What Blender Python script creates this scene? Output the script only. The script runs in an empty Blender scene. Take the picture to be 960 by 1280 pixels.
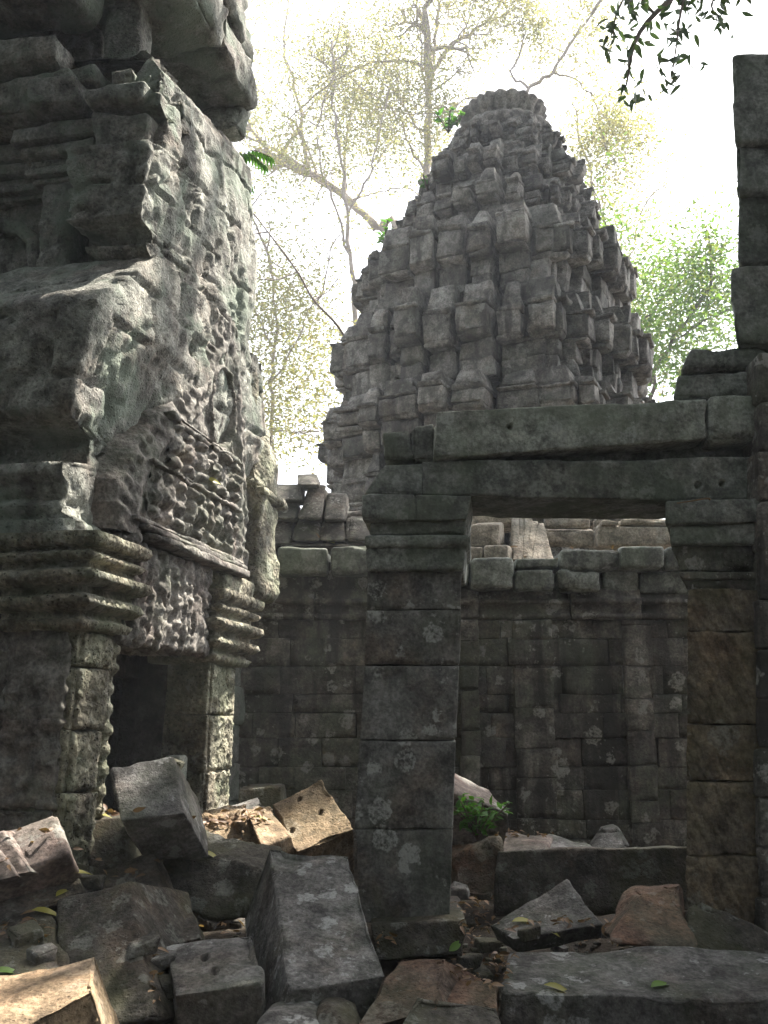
import bpy, math, random
import numpy as np
from mathutils import Vector, Matrix

random.seed(7); rng = np.random.default_rng(7)
SC = bpy.context.scene; COL = SC.collection
R = math.radians

# ------------------------------------------------------------------ camera model
F = 1256.0; PITCH = math.atan(265/1256.0); CP, SP = math.cos(PITCH), math.sin(PITCH)
EYE = np.array([0, 0, 1.6])
def ray(px, py):
    v = (640-py)/F; h = (px-480)/F
    return np.array([h, CP-v*SP, SP+v*CP])
def at(px, py, Y):
    r = ray(px, py); return EYE + r*(Y/r[1])

# ------------------------------------------------------------------ numpy noise
def _hash(i, j, k, s):
    h = (i*374761393 + j*668265263 + k*2147483647 + s*974634599) & 0xffffffff
    h = ((h ^ (h >> 13))*1274126177) & 0xffffffff
    h = ((h ^ (h >> 16))*2246822519) & 0xffffffff
    h = h ^ (h >> 15)
    return (h & 0xffffff)/float(0xffffff)*2-1
def vnoise(p, s=0):
    p = np.asarray(p, float); i = np.floor(p).astype(np.int64); f = p-i
    f = f*f*f*(f*(f*6-15)+10); o = 0
    for a in (0, 1):
        for b in (0, 1):
            for c in (0, 1):
                w = (f[..., 0] if a else 1-f[..., 0])*(f[..., 1] if b else 1-f[..., 1])*(f[..., 2] if c else 1-f[..., 2])
                o = o + w*_hash(i[..., 0]+a, i[..., 1]+b, i[..., 2]+c, s)
    return o
def fbm(p, freq=1, octv=4, s=0, gain=.5):
    p = np.asarray(p)*freq; o = 0; a = 1; t = 0
    for k in range(octv):
        o = o + a*vnoise(p, s+k*17); t += a; a *= gain; p = p*2.03+11.7
    return o/t*1.7
def sstep(a, b, x):
    t = np.clip((x-a)/(b-a), 0, 1); return t*t*(3-2*t)

# ------------------------------------------------------------------ mesh builder
class MB:
    def __init__(s): s.v = []; s.f = []; s.n = 0
    def add(s, v, f):
        v = np.asarray(v, float).reshape(-1, 3); f = np.asarray(f, int)
        s.v.append(v); s.f.append(f+s.n); s.n += len(v)
    def build(s, name, mat, parent=None, origin=None, smooth=True):
        v = np.concatenate(s.v)
        if parent is not None and origin is None: origin = ORIG[parent.name]
        if origin is not None: v = v-np.asarray(origin)
        me = bpy.data.meshes.new(name)
        q = [f for f in s.f if f.shape[1] == 4]; t = [f for f in s.f if f.shape[1] == 3]
        q = np.concatenate(q) if q else np.zeros((0, 4), int); t = np.concatenate(t) if t else np.zeros((0, 3), int)
        me.vertices.add(len(v)); me.vertices.foreach_set('co', v.ravel())
        me.loops.add(len(q)*4+len(t)*3)
        me.loops.foreach_set('vertex_index', np.concatenate([q.ravel(), t.ravel()]).astype(np.int32))
        me.polygons.add(len(q)+len(t))
        st = np.concatenate([np.arange(len(q))*4, len(q)*4+np.arange(len(t))*3]).astype(np.int32)
        me.polygons.foreach_set('loop_start', st)
        me.polygons.foreach_set('use_smooth', np.full(len(q)+len(t), smooth))
        me.update(calc_edges=True); me.validate()
        me.materials.append(mat)
        o = bpy.data.objects.new(name, me); COL.objects.link(o)
        if parent is not None:
            o.parent = parent
            pb = PBASE.get(parent.name)
        elif origin is not None: o.location = origin
        if parent is not None: ORIG[o.name] = ORIG[parent.name]
        else: ORIG[o.name] = np.zeros(3) if origin is None else np.asarray(origin, float)
        return o
ORIG = {}; PBASE = {}
def tag(o, label=None, cat=None, group=None, kind=None):
    if label: o['label'] = label
    if cat: o['category'] = cat
    if group: o['group'] = group
    if kind: o['kind'] = kind
    return o
def empty(name, loc, label, cat, group=None):
    o = bpy.data.objects.new(name, None); COL.objects.link(o); o.location = tuple(float(x) for x in loc)
    o.empty_display_size = .2; ORIG[o.name] = np.asarray(loc, float)
    return tag(o, label, cat, group)

def grid(mb, X, flip=False):
    m, n = X.shape[:2]; idx = np.arange(m*n).reshape(m, n)
    f = np.stack([idx[:-1, :-1], idx[:-1, 1:], idx[1:, 1:], idx[1:, :-1]], -1).reshape(-1, 4)
    if flip: f = f[:, ::-1]
    mb.add(X.reshape(-1, 3), f)

_lat = {}
def lattice(nx, ny, nz):
    k = (nx, ny, nz)
    if k in _lat: return _lat[k]
    I, J, K = np.meshgrid(range(nx+1), range(ny+1), range(nz+1), indexing='ij')
    m = (I == 0) | (I == nx) | (J == 0) | (J == ny) | (K == 0) | (K == nz)
    idx = -np.ones(m.shape, int); idx[m] = np.arange(m.sum())
    ijk = np.stack([I[m], J[m], K[m]], -1); fs = []
    def quad(a, flip):
        q = np.stack([a[:-1, :-1], a[1:, :-1], a[1:, 1:], a[:-1, 1:]], -1).reshape(-1, 4)
        fs.append(q[:, ::-1] if flip else q)
    quad(idx[0], True); quad(idx[-1], False)
    quad(idx[:, 0], False); quad(idx[:, -1], True)
    quad(idx[:, :, 0], True); quad(idx[:, :, -1], False)
    _lat[k] = (ijk, np.concatenate(fs)); return _lat[k]

def hexa(mb, c, bev=.02, amp=.006, res=.06, s=0, chip=.03, jit=0., freq=None, carve=None, big=0.):
    """weathered stone block: rounded, chipped, uneven.  c[2,2,2,3] corner array"""
    c = np.array(c, float).reshape(2, 2, 2, 3)
    if jit: c = c + np.random.default_rng(s+99).uniform(-jit, jit, c.shape)
    e = [c[1]-c[0], c[:, 1]-c[:, 0], c[:, :, 1]-c[:, :, 0]]
    L = np.array([np.linalg.norm(x.reshape(-1, 3).mean(0)) for x in e])
    ax = [x.reshape(-1, 3).mean(0)/max(l, 1e-6) for x, l in zip(e, L)]
    h = L/2; b = min(bev, h.min()*.6); cs = []
    for a in range(3):
        inn = h[a]-b; n = max(1, int(round(2*inn/res)))
        cs.append(np.concatenate([[-h[a], -h[a]+b*.5], np.linspace(-inn, inn, n+1), [h[a]-b*.5, h[a]]]))
    ijk, f = lattice(len(cs[0])-1, len(cs[1])-1, len(cs[2])-1)
    q = np.stack([cs[a][ijk[:, a]] for a in range(3)], -1)
    inner = np.clip(q, -(h-b), h-b); dr = q-inner; ln = np.linalg.norm(dr, axis=1)+1e-9
    dn = dr/ln[:, None]; p = (inner+b*dn)/h
    t = (p+1)/2; w = 0
    for i in (0, 1):
        for j in (0, 1):
            for k in (0, 1):
                wt = (t[:, 0] if i else 1-t[:, 0])*(t[:, 1] if j else 1-t[:, 1])*(t[:, 2] if k else 1-t[:, 2])
                w = w+wt[:, None]*c[i, j, k]
    N = dn@np.array(ax); N /= np.linalg.norm(N, axis=1)[:, None]+1e-9
    off = np.array([s*3.17 % 50, s*1.73 % 50, s*2.31 % 50]); fr = freq or 3.0
    d = amp*fbm(w+off, fr, 3, s)+amp*.5*fbm(w+off, fr*4.5, 3, s+5)
    if big: d = d+big*fbm(w+off, 1.6, 3, s+31)
    if chip:
        ed = ((h-np.abs(q))/(chip*2.2+.01)); ed = np.sort(ed, axis=1)[:, 1]   # distance to the nearest edge
        cm = sstep(.05, .75, fbm(w+off, 3.3, 3, s+77))
        sec = np.sort(np.abs(dn), axis=1)[:, 1]; d = d-chip*cm*np.clip(1-ed, 0, 1)*(.42+.75*np.clip(sec/.7, 0, 1))
    if carve is not None: d = d+carve(w, N)
    mb.add(w+N*d[:, None], f)

def box(mb, x0, x1, y0, y1, z0, z1, T=None, **k):
    c = np.array([[[[x, y, z] for z in (z0, z1)] for y in (y0, y1)] for x in (x0, x1)], float)
    if T is not None: c = T(c)
    hexa(mb, c, **k)
def quadblock(mb, q, ext, Y=None, **k):
    """q: TL,TR,BR,BL as (px,py,Y); ext: vector to the back face"""
    P = [at(*(a if len(a) == 3 else (*a, Y))) for a in q]
    TL, TR, BR, BL = P; ex = np.asarray(ext, float)
    c = np.zeros((2, 2, 2, 3))
    c[0, 0, 1], c[1, 0, 1], c[1, 0, 0], c[0, 0, 0] = TL, TR, BR, BL
    c[:, 1] = c[:, 0]+ex
    hexa(mb, c, **k)

def tube(mb, pts, rad, seg=6, cap=True, noise=0., s=0):
    pts = np.asarray(pts, float); n = len(pts); rad = np.broadcast_to(np.asarray(rad, float), (n,))
    T = np.gradient(pts, axis=0); T /= np.linalg.norm(T, axis=1)[:, None]+1e-9
    up = np.array([0, 0, 1.]) if abs(T[0][2]) < .9 else np.array([1., 0, 0])
    A = np.cross(T, up); A /= np.linalg.norm(A, axis=1)[:, None]+1e-9; B = np.cross(T, A)
    th = np.linspace(0, 2*np.pi, seg, endpoint=False)
    X = pts[:, None]+rad[:, None, None]*(np.cos(th)[None, :, None]*A[:, None]+np.sin(th)[None, :, None]*B[:, None])
    if noise:
        X = X+(X-pts[:, None])*(noise*fbm(X, 9, 2, s))[..., None]
    idx = np.arange(n*seg).reshape(n, seg); nx = np.roll(idx, -1, 1)
    f = np.stack([idx[:-1], nx[:-1], nx[1:], idx[1:]], -1).reshape(-1, 4)
    mb.add(X.reshape(-1, 3), f)
    if cap:
        c = np.array([pts[-1]+T[-1]*rad[-1]*.3]); v = np.concatenate([X[-1], c])
        mb.add(v, [[i, (i+1) % seg, seg] for i in range(seg)])
def smooth(pts, k=4):
    pts = np.asarray(pts, float)
    if len(pts) < 3: return np.linspace(pts[0], pts[-1], k+1)
    P = np.vstack([2*pts[0]-pts[1], pts, 2*pts[-1]-pts[-2]]); out = []
    for i in range(1, len(P)-2):
        for t in np.linspace(0, 1, k, endpoint=False):
            a, b, c, d = P[i-1:i+3]
            out.append(.5*((2*b)+(c-a)*t+(2*a-5*b+4*c-d)*t*t+(3*b-a-3*c+d)*t**3))
    out.append(P[-2]); return np.array(out)

def sweep(mb, path, zs, off, T, res=.03, amp=.01, s=0, freq=4, disp=None):
    """moulded wall: rectangular path in plan, side offsets off(seg, z) give the profile"""
    path = np.asarray(path, float); ns = len(path)-1
    dirs = [(path[i+1]-path[i])/np.linalg.norm(path[i+1]-path[i]) for i in range(ns)]
    nor = [np.array([-d[1], d[0]]) for d in dirs]      # to the left of travel
    zs = np.asarray(zs, float); rows = []; nrm = []
    ts = [np.linspace(0, 1, max(2, int(np.linalg.norm(path[i+1]-path[i])/res)+1)) for i in range(ns)]
    cnt = [len(t) if i == ns-1 else len(t)-1 for i, t in enumerate(ts)]
    for z in zs:
        o = [off(i, z) for i in range(ns)]
        C = [path[0]+nor[0]*o[0]]+[path[j]+nor[j-1]*o[j-1]+nor[j]*o[j] for j in range(1, ns)]+[path[-1]+nor[-1]*o[-1]]
        r = []; nn = []
        for i in range(ns):
            t = ts[i][:cnt[i]]
            r.append(C[i][None]*(1-t)[:, None]+C[i+1][None]*t[:, None])
            m = np.repeat(nor[i][None], len(t), 0)
            if i: m[0] = (nor[i-1]+nor[i])/1.2
            nn.append(m)
        r = np.concatenate(r); rows.append(np.c_[r, np.full(len(r), z)]); nn = np.concatenate(nn); nrm.append(np.c_[nn, np.zeros(len(nn))])
    X = np.array(rows); N = np.array(nrm)
    d = amp*fbm(X, freq, 4, s)
    if disp is not None: d = d+disp(X, N)
    X = X+N*d[..., None]
    X[..., 2] += amp*.5*fbm(X+40, freq, 2, s+3)
    grid(mb, T(X), flip=True)
def zline(prof, step=.03):
    """profile [(z,off)...] -> z samples that keep the steps, and an interpolating function"""
    z = np.array([p[0] for p in prof]); o = np.array([p[1] for p in prof])
    zz = set(z.tolist())
    for a, b in zip(z[:-1], z[1:]):
        n = int((b-a)/step)
        for k in range(1, n): zz.add(a+(b-a)*k/n)
    return sorted(zz), (lambda q: float(np.interp(q, z, o)))

# ------------------------------------------------------------------ materials
def newmat(name):
    m = bpy.data.materials.new(name); m.use_nodes = True; nt = m.node_tree; nt.nodes.clear()
    return m, nt
class NT:
    def __init__(s, nt): s.nt = nt
    def n(s, typ, ins=None, **kw):
        nd = s.nt.nodes.new(typ)
        for k, v in kw.items(): setattr(nd, k, v)
        for k, v in (ins or {}).items():
            if hasattr(v, 'is_output'): s.nt.links.new(v, nd.inputs[k])
            else: nd.inputs[k].default_value = v
        return nd
    def math(s, op, a, b=0., c=0., clamp=False):
        nd = s.n('ShaderNodeMath', {0: a, 1: b, 2: c}, operation=op); nd.use_clamp = clamp; return nd.outputs[0]
    def mr(s, v, a, b, c=0., d=1., smooth=True):
        nd = s.n('ShaderNodeMapRange', {0: v, 1: a, 2: b, 3: c, 4: d}); nd.interpolation_type = 'SMOOTHSTEP' if smooth else 'LINEAR'
        return nd.outputs[0]
    def mix(s, f, a, b, mode='MIX'):
        nd = s.n('ShaderNodeMix', data_type='RGBA', blend_type=mode, clamp_factor=True)
        for i, v in ((0, f), (6, a), (7, b)):
            if hasattr(v, 'is_output'): s.nt.links.new(v, nd.inputs[i])
            elif i: nd.inputs[i].default_value = (*v, 1)
            else: nd.inputs[i].default_value = v
        return nd.outputs[2]
    def noise(s, vec, scale, detail=4, rough=.55, dist=0.):
        nd = s.n('ShaderNodeTexNoise', {'Vector': vec, 'Scale': scale, 'Detail': detail, 'Roughness': rough, 'Distortion': dist}); return nd.outputs['Fac']
    def vmul(s, v, xyz): return s.n('ShaderNodeVectorMath', {0: v, 1: xyz}, operation='MULTIPLY').outputs[0]
    def vadd(s, v, w): return s.n('ShaderNodeVectorMath', {0: v, 1: w}, operation='ADD').outputs[0]

def stone(name, a, b, dark=(.045, .042, .036), pale=(.34, .35, .31), green=(.10, .125, .075), brown=(.15, .10, .065),
          lichen=.5, lscale=5., speck=.4, moss=.3, streak=.4, brownish=.25, bump=.5, tool=0., carve=0., pits=.3, isl=.35, rough=.92, wet=0.):
    m, nt = newmat(name); N = NT(nt)
    g = N.n('ShaderNodeNewGeometry'); P = g.outputs['Position']; rnd = g.outputs['Random Per Island']
    sh = N.n('ShaderNodeCombineXYZ', {0: N.math('MULTIPLY', rnd, 31.), 1: N.math('MULTIPLY', rnd, 17.), 2: N.math('MULTIPLY', rnd, 23.)}).outputs[0]
    P2 = N.vadd(P, sh)
    col = N.mix(N.mr(N.noise(P2, 1.7, 5, .6), .36, .64), a, b)
    col = N.mix(N.math('MULTIPLY', N.mr(N.noise(N.vadd(P2, (5, 9, 2)), 2.6, 4, .6), .48, .68), brownish), col, brown)
    if isl:
        col = N.mix(1., col, N.mix(rnd, (1-isl, 1-isl*1.02, 1-isl*1.05), (1+isl*.7, 1+isl*.66, 1+isl*.6)), 'MULTIPLY')
    nm = N.noise(P, 9., 8, .7)
    nf = N.noise(P, 46., 6, .65)
    v = N.math('MULTIPLY', N.mr(nm, .3, .7, .42, 1.55), N.mr(nf, .27, .73, .6, 1.4))
    col = N.mix(1., col, N.n('ShaderNodeCombineColor', {0: v, 1: v, 2: v}).outputs[0], 'MULTIPLY')
    if moss:
        mm = N.mr(N.noise(N.vadd(P, (3, 1, 7)), 2.1, 6, .65), .45, .62)
        col = N.mix(N.math('MULTIPLY', mm, moss), col, green)
    if streak:
        st = N.mr(N.noise(N.vmul(P, (6., 6., .8)), 1., 6, .6), .5-wet, .66-wet)
        st = N.math('MULTIPLY', st, N.mr(N.noise(P, .9, 3), .4-wet, .62-wet))
        col = N.mix(N.math('MULTIPLY', st, streak), col, dark)
    hl = None
    if lichen:
        wob = N.n('ShaderNodeTexNoise', {'Vector': P, 'Scale': 22., 'Detail': 4.}).outputs['Color']
        Pw = N.vadd(P, N.vmul(N.vadd(wob, (-.5, -.5, -.5)), (.085, .085, .085)))
        vo = N.n('ShaderNodeTexVoronoi', {'Vector': Pw, 'Scale': lscale}); 
        cr = N.n('ShaderNodeSeparateColor', {0: vo.outputs['Color']}).outputs[0]
        thr = N.math('MULTIPLY', N.mr(cr, .25, 1., 0., .6, False), N.mr(N.noise(P, 1.3, 2), .3, .52))
        ma = N.math('SUBTRACT', thr, vo.outputs['Distance']); ma = N.mr(ma, 0., .07)
        vo2 = N.n('ShaderNodeTexVoronoi', {'Vector': Pw, 'Scale': lscale*3.6})
        cr2 = N.n('ShaderNodeSeparateColor', {0: vo2.outputs['Color']}).outputs[1]
        thr2 = N.math('MULTIPLY', N.mr(cr2, .4, 1., 0., .5, False), N.mr(N.noise(N.vadd(P, (8, 3, 1)), 1.9, 3), .4, .58))
        mb_ = N.mr(N.math('SUBTRACT', thr2, vo2.outputs['Distance']), 0., .12)
        hl = N.math('MAXIMUM', ma, N.math('MULTIPLY', mb_, .8))
        hl = N.math('MULTIPLY', hl, N.mr(N.math('ADD', N.math('MULTIPLY', nm, .55), N.math('MULTIPLY', nf, .45)), .4, .56, .0, 1.))
        col = N.mix(N.math('MULTIPLY', hl, lichen), col, pale)
    if speck:
        sp = N.mr(N.noise(P, 75., 3, .6), .62, .72); sp = N.math('MULTIPLY', sp, N.mr(N.noise(P, 3.1, 3), .45, .65))
        col = N.mix(N.math('MULTIPLY', sp, speck), col, pale)
    h = N.math('ADD', N.math('MULTIPLY', nm, 1.), N.math('MULTIPLY', nf, .45))
    if pits:
        vp = N.n('ShaderNodeTexVoronoi', {'Vector': P, 'Scale': 38.})
        pm = N.mr(vp.outputs['Distance'], .08, .3, 0., 1.)
        pm = N.math('ADD', N.math('MULTIPLY', pm, pits), 1-pits)
        h = N.math('ADD', h, N.math('MULTIPLY', pm, .5))
        col = N.mix(N.math('MULTIPLY', N.math('SUBTRACT', 1., pm), .7), col, dark)
    if tool:
        wv = N.n('ShaderNodeTexWave', {'Vector': N.vmul(P2, (1., 1., .55)), 'Scale': 9., 'Distortion': 5., 'Detail': 4., 'Detail Scale': 2.2}, bands_direction='DIAGONAL').outputs['Fac']
        h = N.math('ADD', h, N.math('MULTIPLY', wv, tool))
    if carve:
        vc = N.n('ShaderNodeTexVoronoi', {'Vector': P, 'Scale': 17.}, feature='SMOOTH_F1').outputs['Distance']
        vd = N.n('ShaderNodeTexVoronoi', {'Vector': P, 'Scale': 34.}, feature='SMOOTH_F1').outputs['Distance']
        h = N.math('SUBTRACT', h, N.math('MULTIPLY', N.math('ADD', vc, vd), carve))
    bp = N.n('ShaderNodeBump', {'Strength': bump, 'Distance': .035, 'Height': h})
    ps = N.n('ShaderNodeBsdfPrincipled', {'Base Color': col, 'Roughness': rough, 'Normal': bp.outputs[0], 'Specular IOR Level': .25})
    out = N.n('ShaderNodeOutputMaterial', {0: ps.outputs[0]})
    return m

M = {}
M['pillar'] = stone('pillar_stone', (.2, .196, .182), (.15, .14, .125), lichen=.9, lscale=6.5, pale=(.46, .46, .42), moss=.35, streak=.3, brownish=.45, isl=.12, bump=.35, pits=.12)
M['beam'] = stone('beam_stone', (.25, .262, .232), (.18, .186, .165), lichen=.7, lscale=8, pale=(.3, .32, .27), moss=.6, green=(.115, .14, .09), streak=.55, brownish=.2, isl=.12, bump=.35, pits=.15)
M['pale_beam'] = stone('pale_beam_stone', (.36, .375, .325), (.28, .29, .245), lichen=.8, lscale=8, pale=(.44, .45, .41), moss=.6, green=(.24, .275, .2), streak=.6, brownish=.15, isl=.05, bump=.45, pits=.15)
M['door_shade'] = stone('door_shade_stone', (.09, .082, .072), (.05, .046, .041), lichen=.15, moss=.2, streak=.5, brownish=.3, brown=(.09, .065, .045), isl=.1, bump=.7, carve=.3)  # doorway shade put into the colour of the door frame stone
M['pier'] = stone('pier_stone', (.19, .155, .105), (.14, .118, .086), brown=(.19, .125, .07), brownish=.6, lichen=.35, moss=.4, green=(.13, .122, .06), tool=.55, bump=.55, isl=.15)
M['wall'] = stone('wall_stone', (.2, .186, .165), (.13, .118, .10), brownish=.4, lichen=.95, lscale=7, pale=(.36, .35, .31), wet=.07, moss=.45, streak=.85, speck=.8, isl=.35, bump=.5)
M['tower'] = stone('tower_stone', (.31, .298, .275), (.17, .16, .145), lichen=.5, lscale=5, wet=.04, moss=.2, streak=.75, brownish=.25, isl=.42, bump=.85, speck=.3)
M['gate'] = stone('gate_stone', (.3, .305, .265), (.2, .192, .17), green=(.215, .255, .2), moss=.85, streak=.75, brownish=.4, brown=(.19, .14, .105), lichen=.45, lscale=7, speck=.5, isl=.12, bump=.8, pits=.5)
M['relief'] = stone('relief_stone', (.23, .215, .19), (.135, .125, .11), moss=.35, streak=.5, brownish=.5, brown=(.2, .15, .125), lichen=.3, speck=.4, isl=0, bump=.5, carve=.5, pits=.3)
M['pilaster'] = stone('pilaster_stone', (.33, .32, .24), (.23, .21, .16), green=(.19, .22, .14), moss=.6, streak=.75, dark=(.035, .033, .028), brownish=.3, lichen=.4, isl=.15, bump=.9, carve=.8, pits=.85)
M['grey'] = stone('grey_rubble_stone', (.195, .188, .178), (.14, .133, .124), lichen=.95, lscale=9, pale=(.40, .40, .38), moss=.35, streak=.2, brownish=.3, isl=.1, bump=.6, pits=.2)
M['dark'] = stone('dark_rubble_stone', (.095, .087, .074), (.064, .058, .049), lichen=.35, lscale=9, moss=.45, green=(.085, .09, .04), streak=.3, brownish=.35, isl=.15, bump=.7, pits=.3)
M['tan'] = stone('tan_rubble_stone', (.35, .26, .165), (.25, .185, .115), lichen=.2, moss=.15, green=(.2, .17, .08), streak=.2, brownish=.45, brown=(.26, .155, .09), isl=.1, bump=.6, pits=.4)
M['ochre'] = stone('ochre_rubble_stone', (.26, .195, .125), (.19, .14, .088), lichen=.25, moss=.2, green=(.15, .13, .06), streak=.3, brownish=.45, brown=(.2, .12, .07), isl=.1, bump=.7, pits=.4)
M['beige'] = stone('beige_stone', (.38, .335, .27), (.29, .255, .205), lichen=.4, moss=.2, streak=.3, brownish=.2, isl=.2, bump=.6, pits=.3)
M['rust'] = stone('reddish_rubble_stone', (.17, .105, .07), (.12, .095, .078), lichen=.3, moss=.3, streak=.2, brownish=.5, brown=(.19, .085, .05), isl=.1, bump=.7, pits=.3)
M['pink'] = stone('pinkish_rubble_stone', (.2, .165, .145), (.15, .125, .11), lichen=.6, moss=.2, streak=.25, brownish=.4, brown=(.25, .16, .13), isl=.1, bump=.4, pits=.2)

def simple(name, c1, c2, scale=8, rough=.9, bump=.4, bs=30):
    m, nt = newmat(name); N = NT(nt); P = N.n('ShaderNodeNewGeometry').outputs['Position']
    col = N.mix(N.mr(N.noise(P, scale, 6, .65), .35, .65), c1, c2)
    bp = N.n('ShaderNodeBump', {'Strength': bump, 'Distance': .03, 'Height': N.noise(P, bs, 6, .7)})
    ps = N.n('ShaderNodeBsdfPrincipled', {'Base Color': col, 'Roughness': rough, 'Normal': bp.outputs[0], 'Specular IOR Level': .2})
    N.n('ShaderNodeOutputMaterial', {0: ps.outputs[0]}); return m
M['soil'] = simple('soil', (.075, .058, .04), (.04, .033, .024), 6, bump=1., bs=40)
M['bark'] = simple('pale_bark', (.42, .36, .31), (.30, .25, .21), 5, bump=.5)
M['darkbark'] = simple('brown_bark', (.16, .12, .09), (.10, .08, .06), 5, bump=.5)
def leafmat(name, c1, c2, c3, trans=.5, gloss=.5):
    m, nt = newmat(name); N = NT(nt); g = N.n('ShaderNodeNewGeometry'); r = g.outputs['Random Per Island']
    col = N.mix(N.mr(r, 0, .6, 0, 1, False), c1, c2); col = N.mix(N.mr(r, .6, 1, 0, 1, False), col, c3)
    df = N.n('ShaderNodeBsdfPrincipled', {'Base Color': col, 'Roughness': gloss, 'Specular IOR Level': .3})
    tr = N.n('ShaderNodeBsdfTranslucent', {'Color': N.mix(1., col, (1.5, 1.6, .8), 'MULTIPLY')})
    mx = N.n('ShaderNodeMixShader', {0: trans, 1: df.outputs[0], 2: tr.outputs[0]})
    N.n('ShaderNodeOutputMaterial', {0: mx.outputs[0]}); return m
M['leaf_pale'] = leafmat('pale_leaf', (.17, .175, .10), (.21, .195, .115), (.21, .165, .12), .6)
M['leaf_green'] = leafmat('green_leaf', (.07, .13, .03), (.11, .18, .04), (.14, .15, .04), .5)
M['leaf_dark'] = leafmat('dark_leaf', (.03, .055, .02), (.04, .07, .025), (.05, .06, .025), .25)
M['leaf_bush'] = leafmat('bush_leaf', (.05, .13, .02), (.07, .17, .03), (.04, .1, .02), .45)
M['fallen'] = leafmat('fallen_leaf_yellow_green', (.25, .28, .05), (.3, .28, .06), (.2, .25, .05), .3)
M['fresh'] = leafmat('fallen_leaf_green', (.12, .22, .04), (.14, .25, .05), (.12, .2, .04), .3)
M['litter'] = leafmat('dry_leaf', (.17, .10, .055), (.24, .15, .08), (.12, .07, .045), .2)

# ------------------------------------------------------------------ sun, sky
AZ, EL = R(46), R(55)
SUN = np.array([math.sin(AZ)*math.cos(EL), math.cos(AZ)*math.cos(EL), math.sin(EL)])
w = bpy.data.worlds.new('World'); SC.world = w; w.use_nodes = True
nt = w.node_tree; nt.nodes.clear(); N = NT(nt)
sky = nt.nodes.new('ShaderNodeTexSky'); sky.sky_type = 'NISHITA'; sky.sun_disc = False
sky.sun_elevation = EL; sky.sun_rotation = AZ; sky.air_density = 1.0; sky.dust_density = 4.0; sky.ozone_density = 1.0
hs = N.n('ShaderNodeHueSaturation', {'Saturation': .36, 'Value': 1.0, 'Color': sky.outputs[0]})
bg = N.n('ShaderNodeBackground', {0: hs.outputs[0], 1: .15}); N.n('ShaderNodeOutputWorld', {0: bg.outputs[0]})
sl = bpy.data.lights.new('sun', 'SUN'); sl.energy = 5.0; sl.angle = R(.5); sl.color = (1, .93, .84)
so = bpy.data.objects.new('sun', sl); COL.objects.link(so); so.location = (10, 10, 30)
so.rotation_euler = Vector(SUN).to_track_quat('Z', 'Y').to_euler()
cam = bpy.data.cameras.new('camera'); co = bpy.data.objects.new('camera', cam); COL.objects.link(co); SC.camera = co
co.location = EYE; co.rotation_euler = (math.pi/2+PITCH, 0, 0)
cam.sensor_fit = 'VERTICAL'; cam.sensor_height = 32; cam.sensor_width = 24; cam.lens = 32*F/1280; cam.clip_end = 3000; cam.clip_start = .05
SC.view_settings.view_transform = 'Standard'; SC.view_settings.look = 'None'; SC.view_settings.exposure = 2.05; SC.view_settings.gamma = 1
SC.render.engine = 'CYCLES'; SC.cycles.max_bounces = 6; SC.cycles.diffuse_bounces = 3; SC.cycles.transmission_bounces = 3; SC.cycles.use_denoising = True

# ------------------------------------------------------------------ ground
def gz(x, y):
    x = np.asarray(x, float); y = np.asarray(y, float)
    b = np.interp(y, [-5, 2.5, 3.5, 4.3, 5.0, 5.6, 6.5, 8.3, 12, 40], [.0, .05, .15, .25, .38, .5, .5, .58, .5, .3])
    P = np.stack([x, y, 0*x], -1)
    near = np.clip(1-np.abs(y-5)/30, 0, 1)
    return b+.07*fbm(P, 1.3, 4, 3)*near+.015*fbm(P, 8, 3, 5)*near+.5*fbm(P, .02, 2, 8)*(1-near)
gx = np.concatenate([-np.geomspace(4, 900, 26)[::-1], np.linspace(-3.9, 4.5, 150), np.geomspace(4.6, 900, 26)])
gy = np.concatenate([-np.geomspace(1, 900, 22)[::-1], np.linspace(-.8, 9, 160), np.geomspace(9.2, 1200, 34)])
XX, YY = np.meshgrid(gx, gy); mb = MB(); grid(mb, np.stack([XX, YY, gz(XX, YY)], -1))
tag(mb.build('ground', M['soil']), kind='structure')

def holes(pts, r=4.5, dep=.05):
    def f(w, N):
        d = w-EYE; fw = d[:, 1]*CP+d[:, 2]*SP; up = -d[:, 1]*SP+d[:, 2]*CP; px = 480+d[:, 0]/fw*F; py = 640-up/fw*F
        o = np.zeros(len(w)); vis = (N*d).sum(1) < 0
        for x, y in pts: o -= dep*sstep(r, r*.6, np.hypot(px-x, py-y))*vis
        return o
    return f
# ------------------------------------------------------------------ gateway: pillar, beams, pier
def px_boxes(mb, rows, Y, ext, **k):
    for i, (yt, yb, xl, xr, xl2, xr2, *dy) in enumerate(rows):
        y = Y+(dy[0] if dy else 0)
        quadblock(mb, [(xl, yt, y), (xr, yt, y), (xr2, yb, y), (xl2, yb, y)], np.asarray(ext)-np.array([0, dy[0] if dy else 0, 0]), s=k.get('s0', 0)+i*3+1, **{q: v for q, v in k.items() if q != 's0'})

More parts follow.
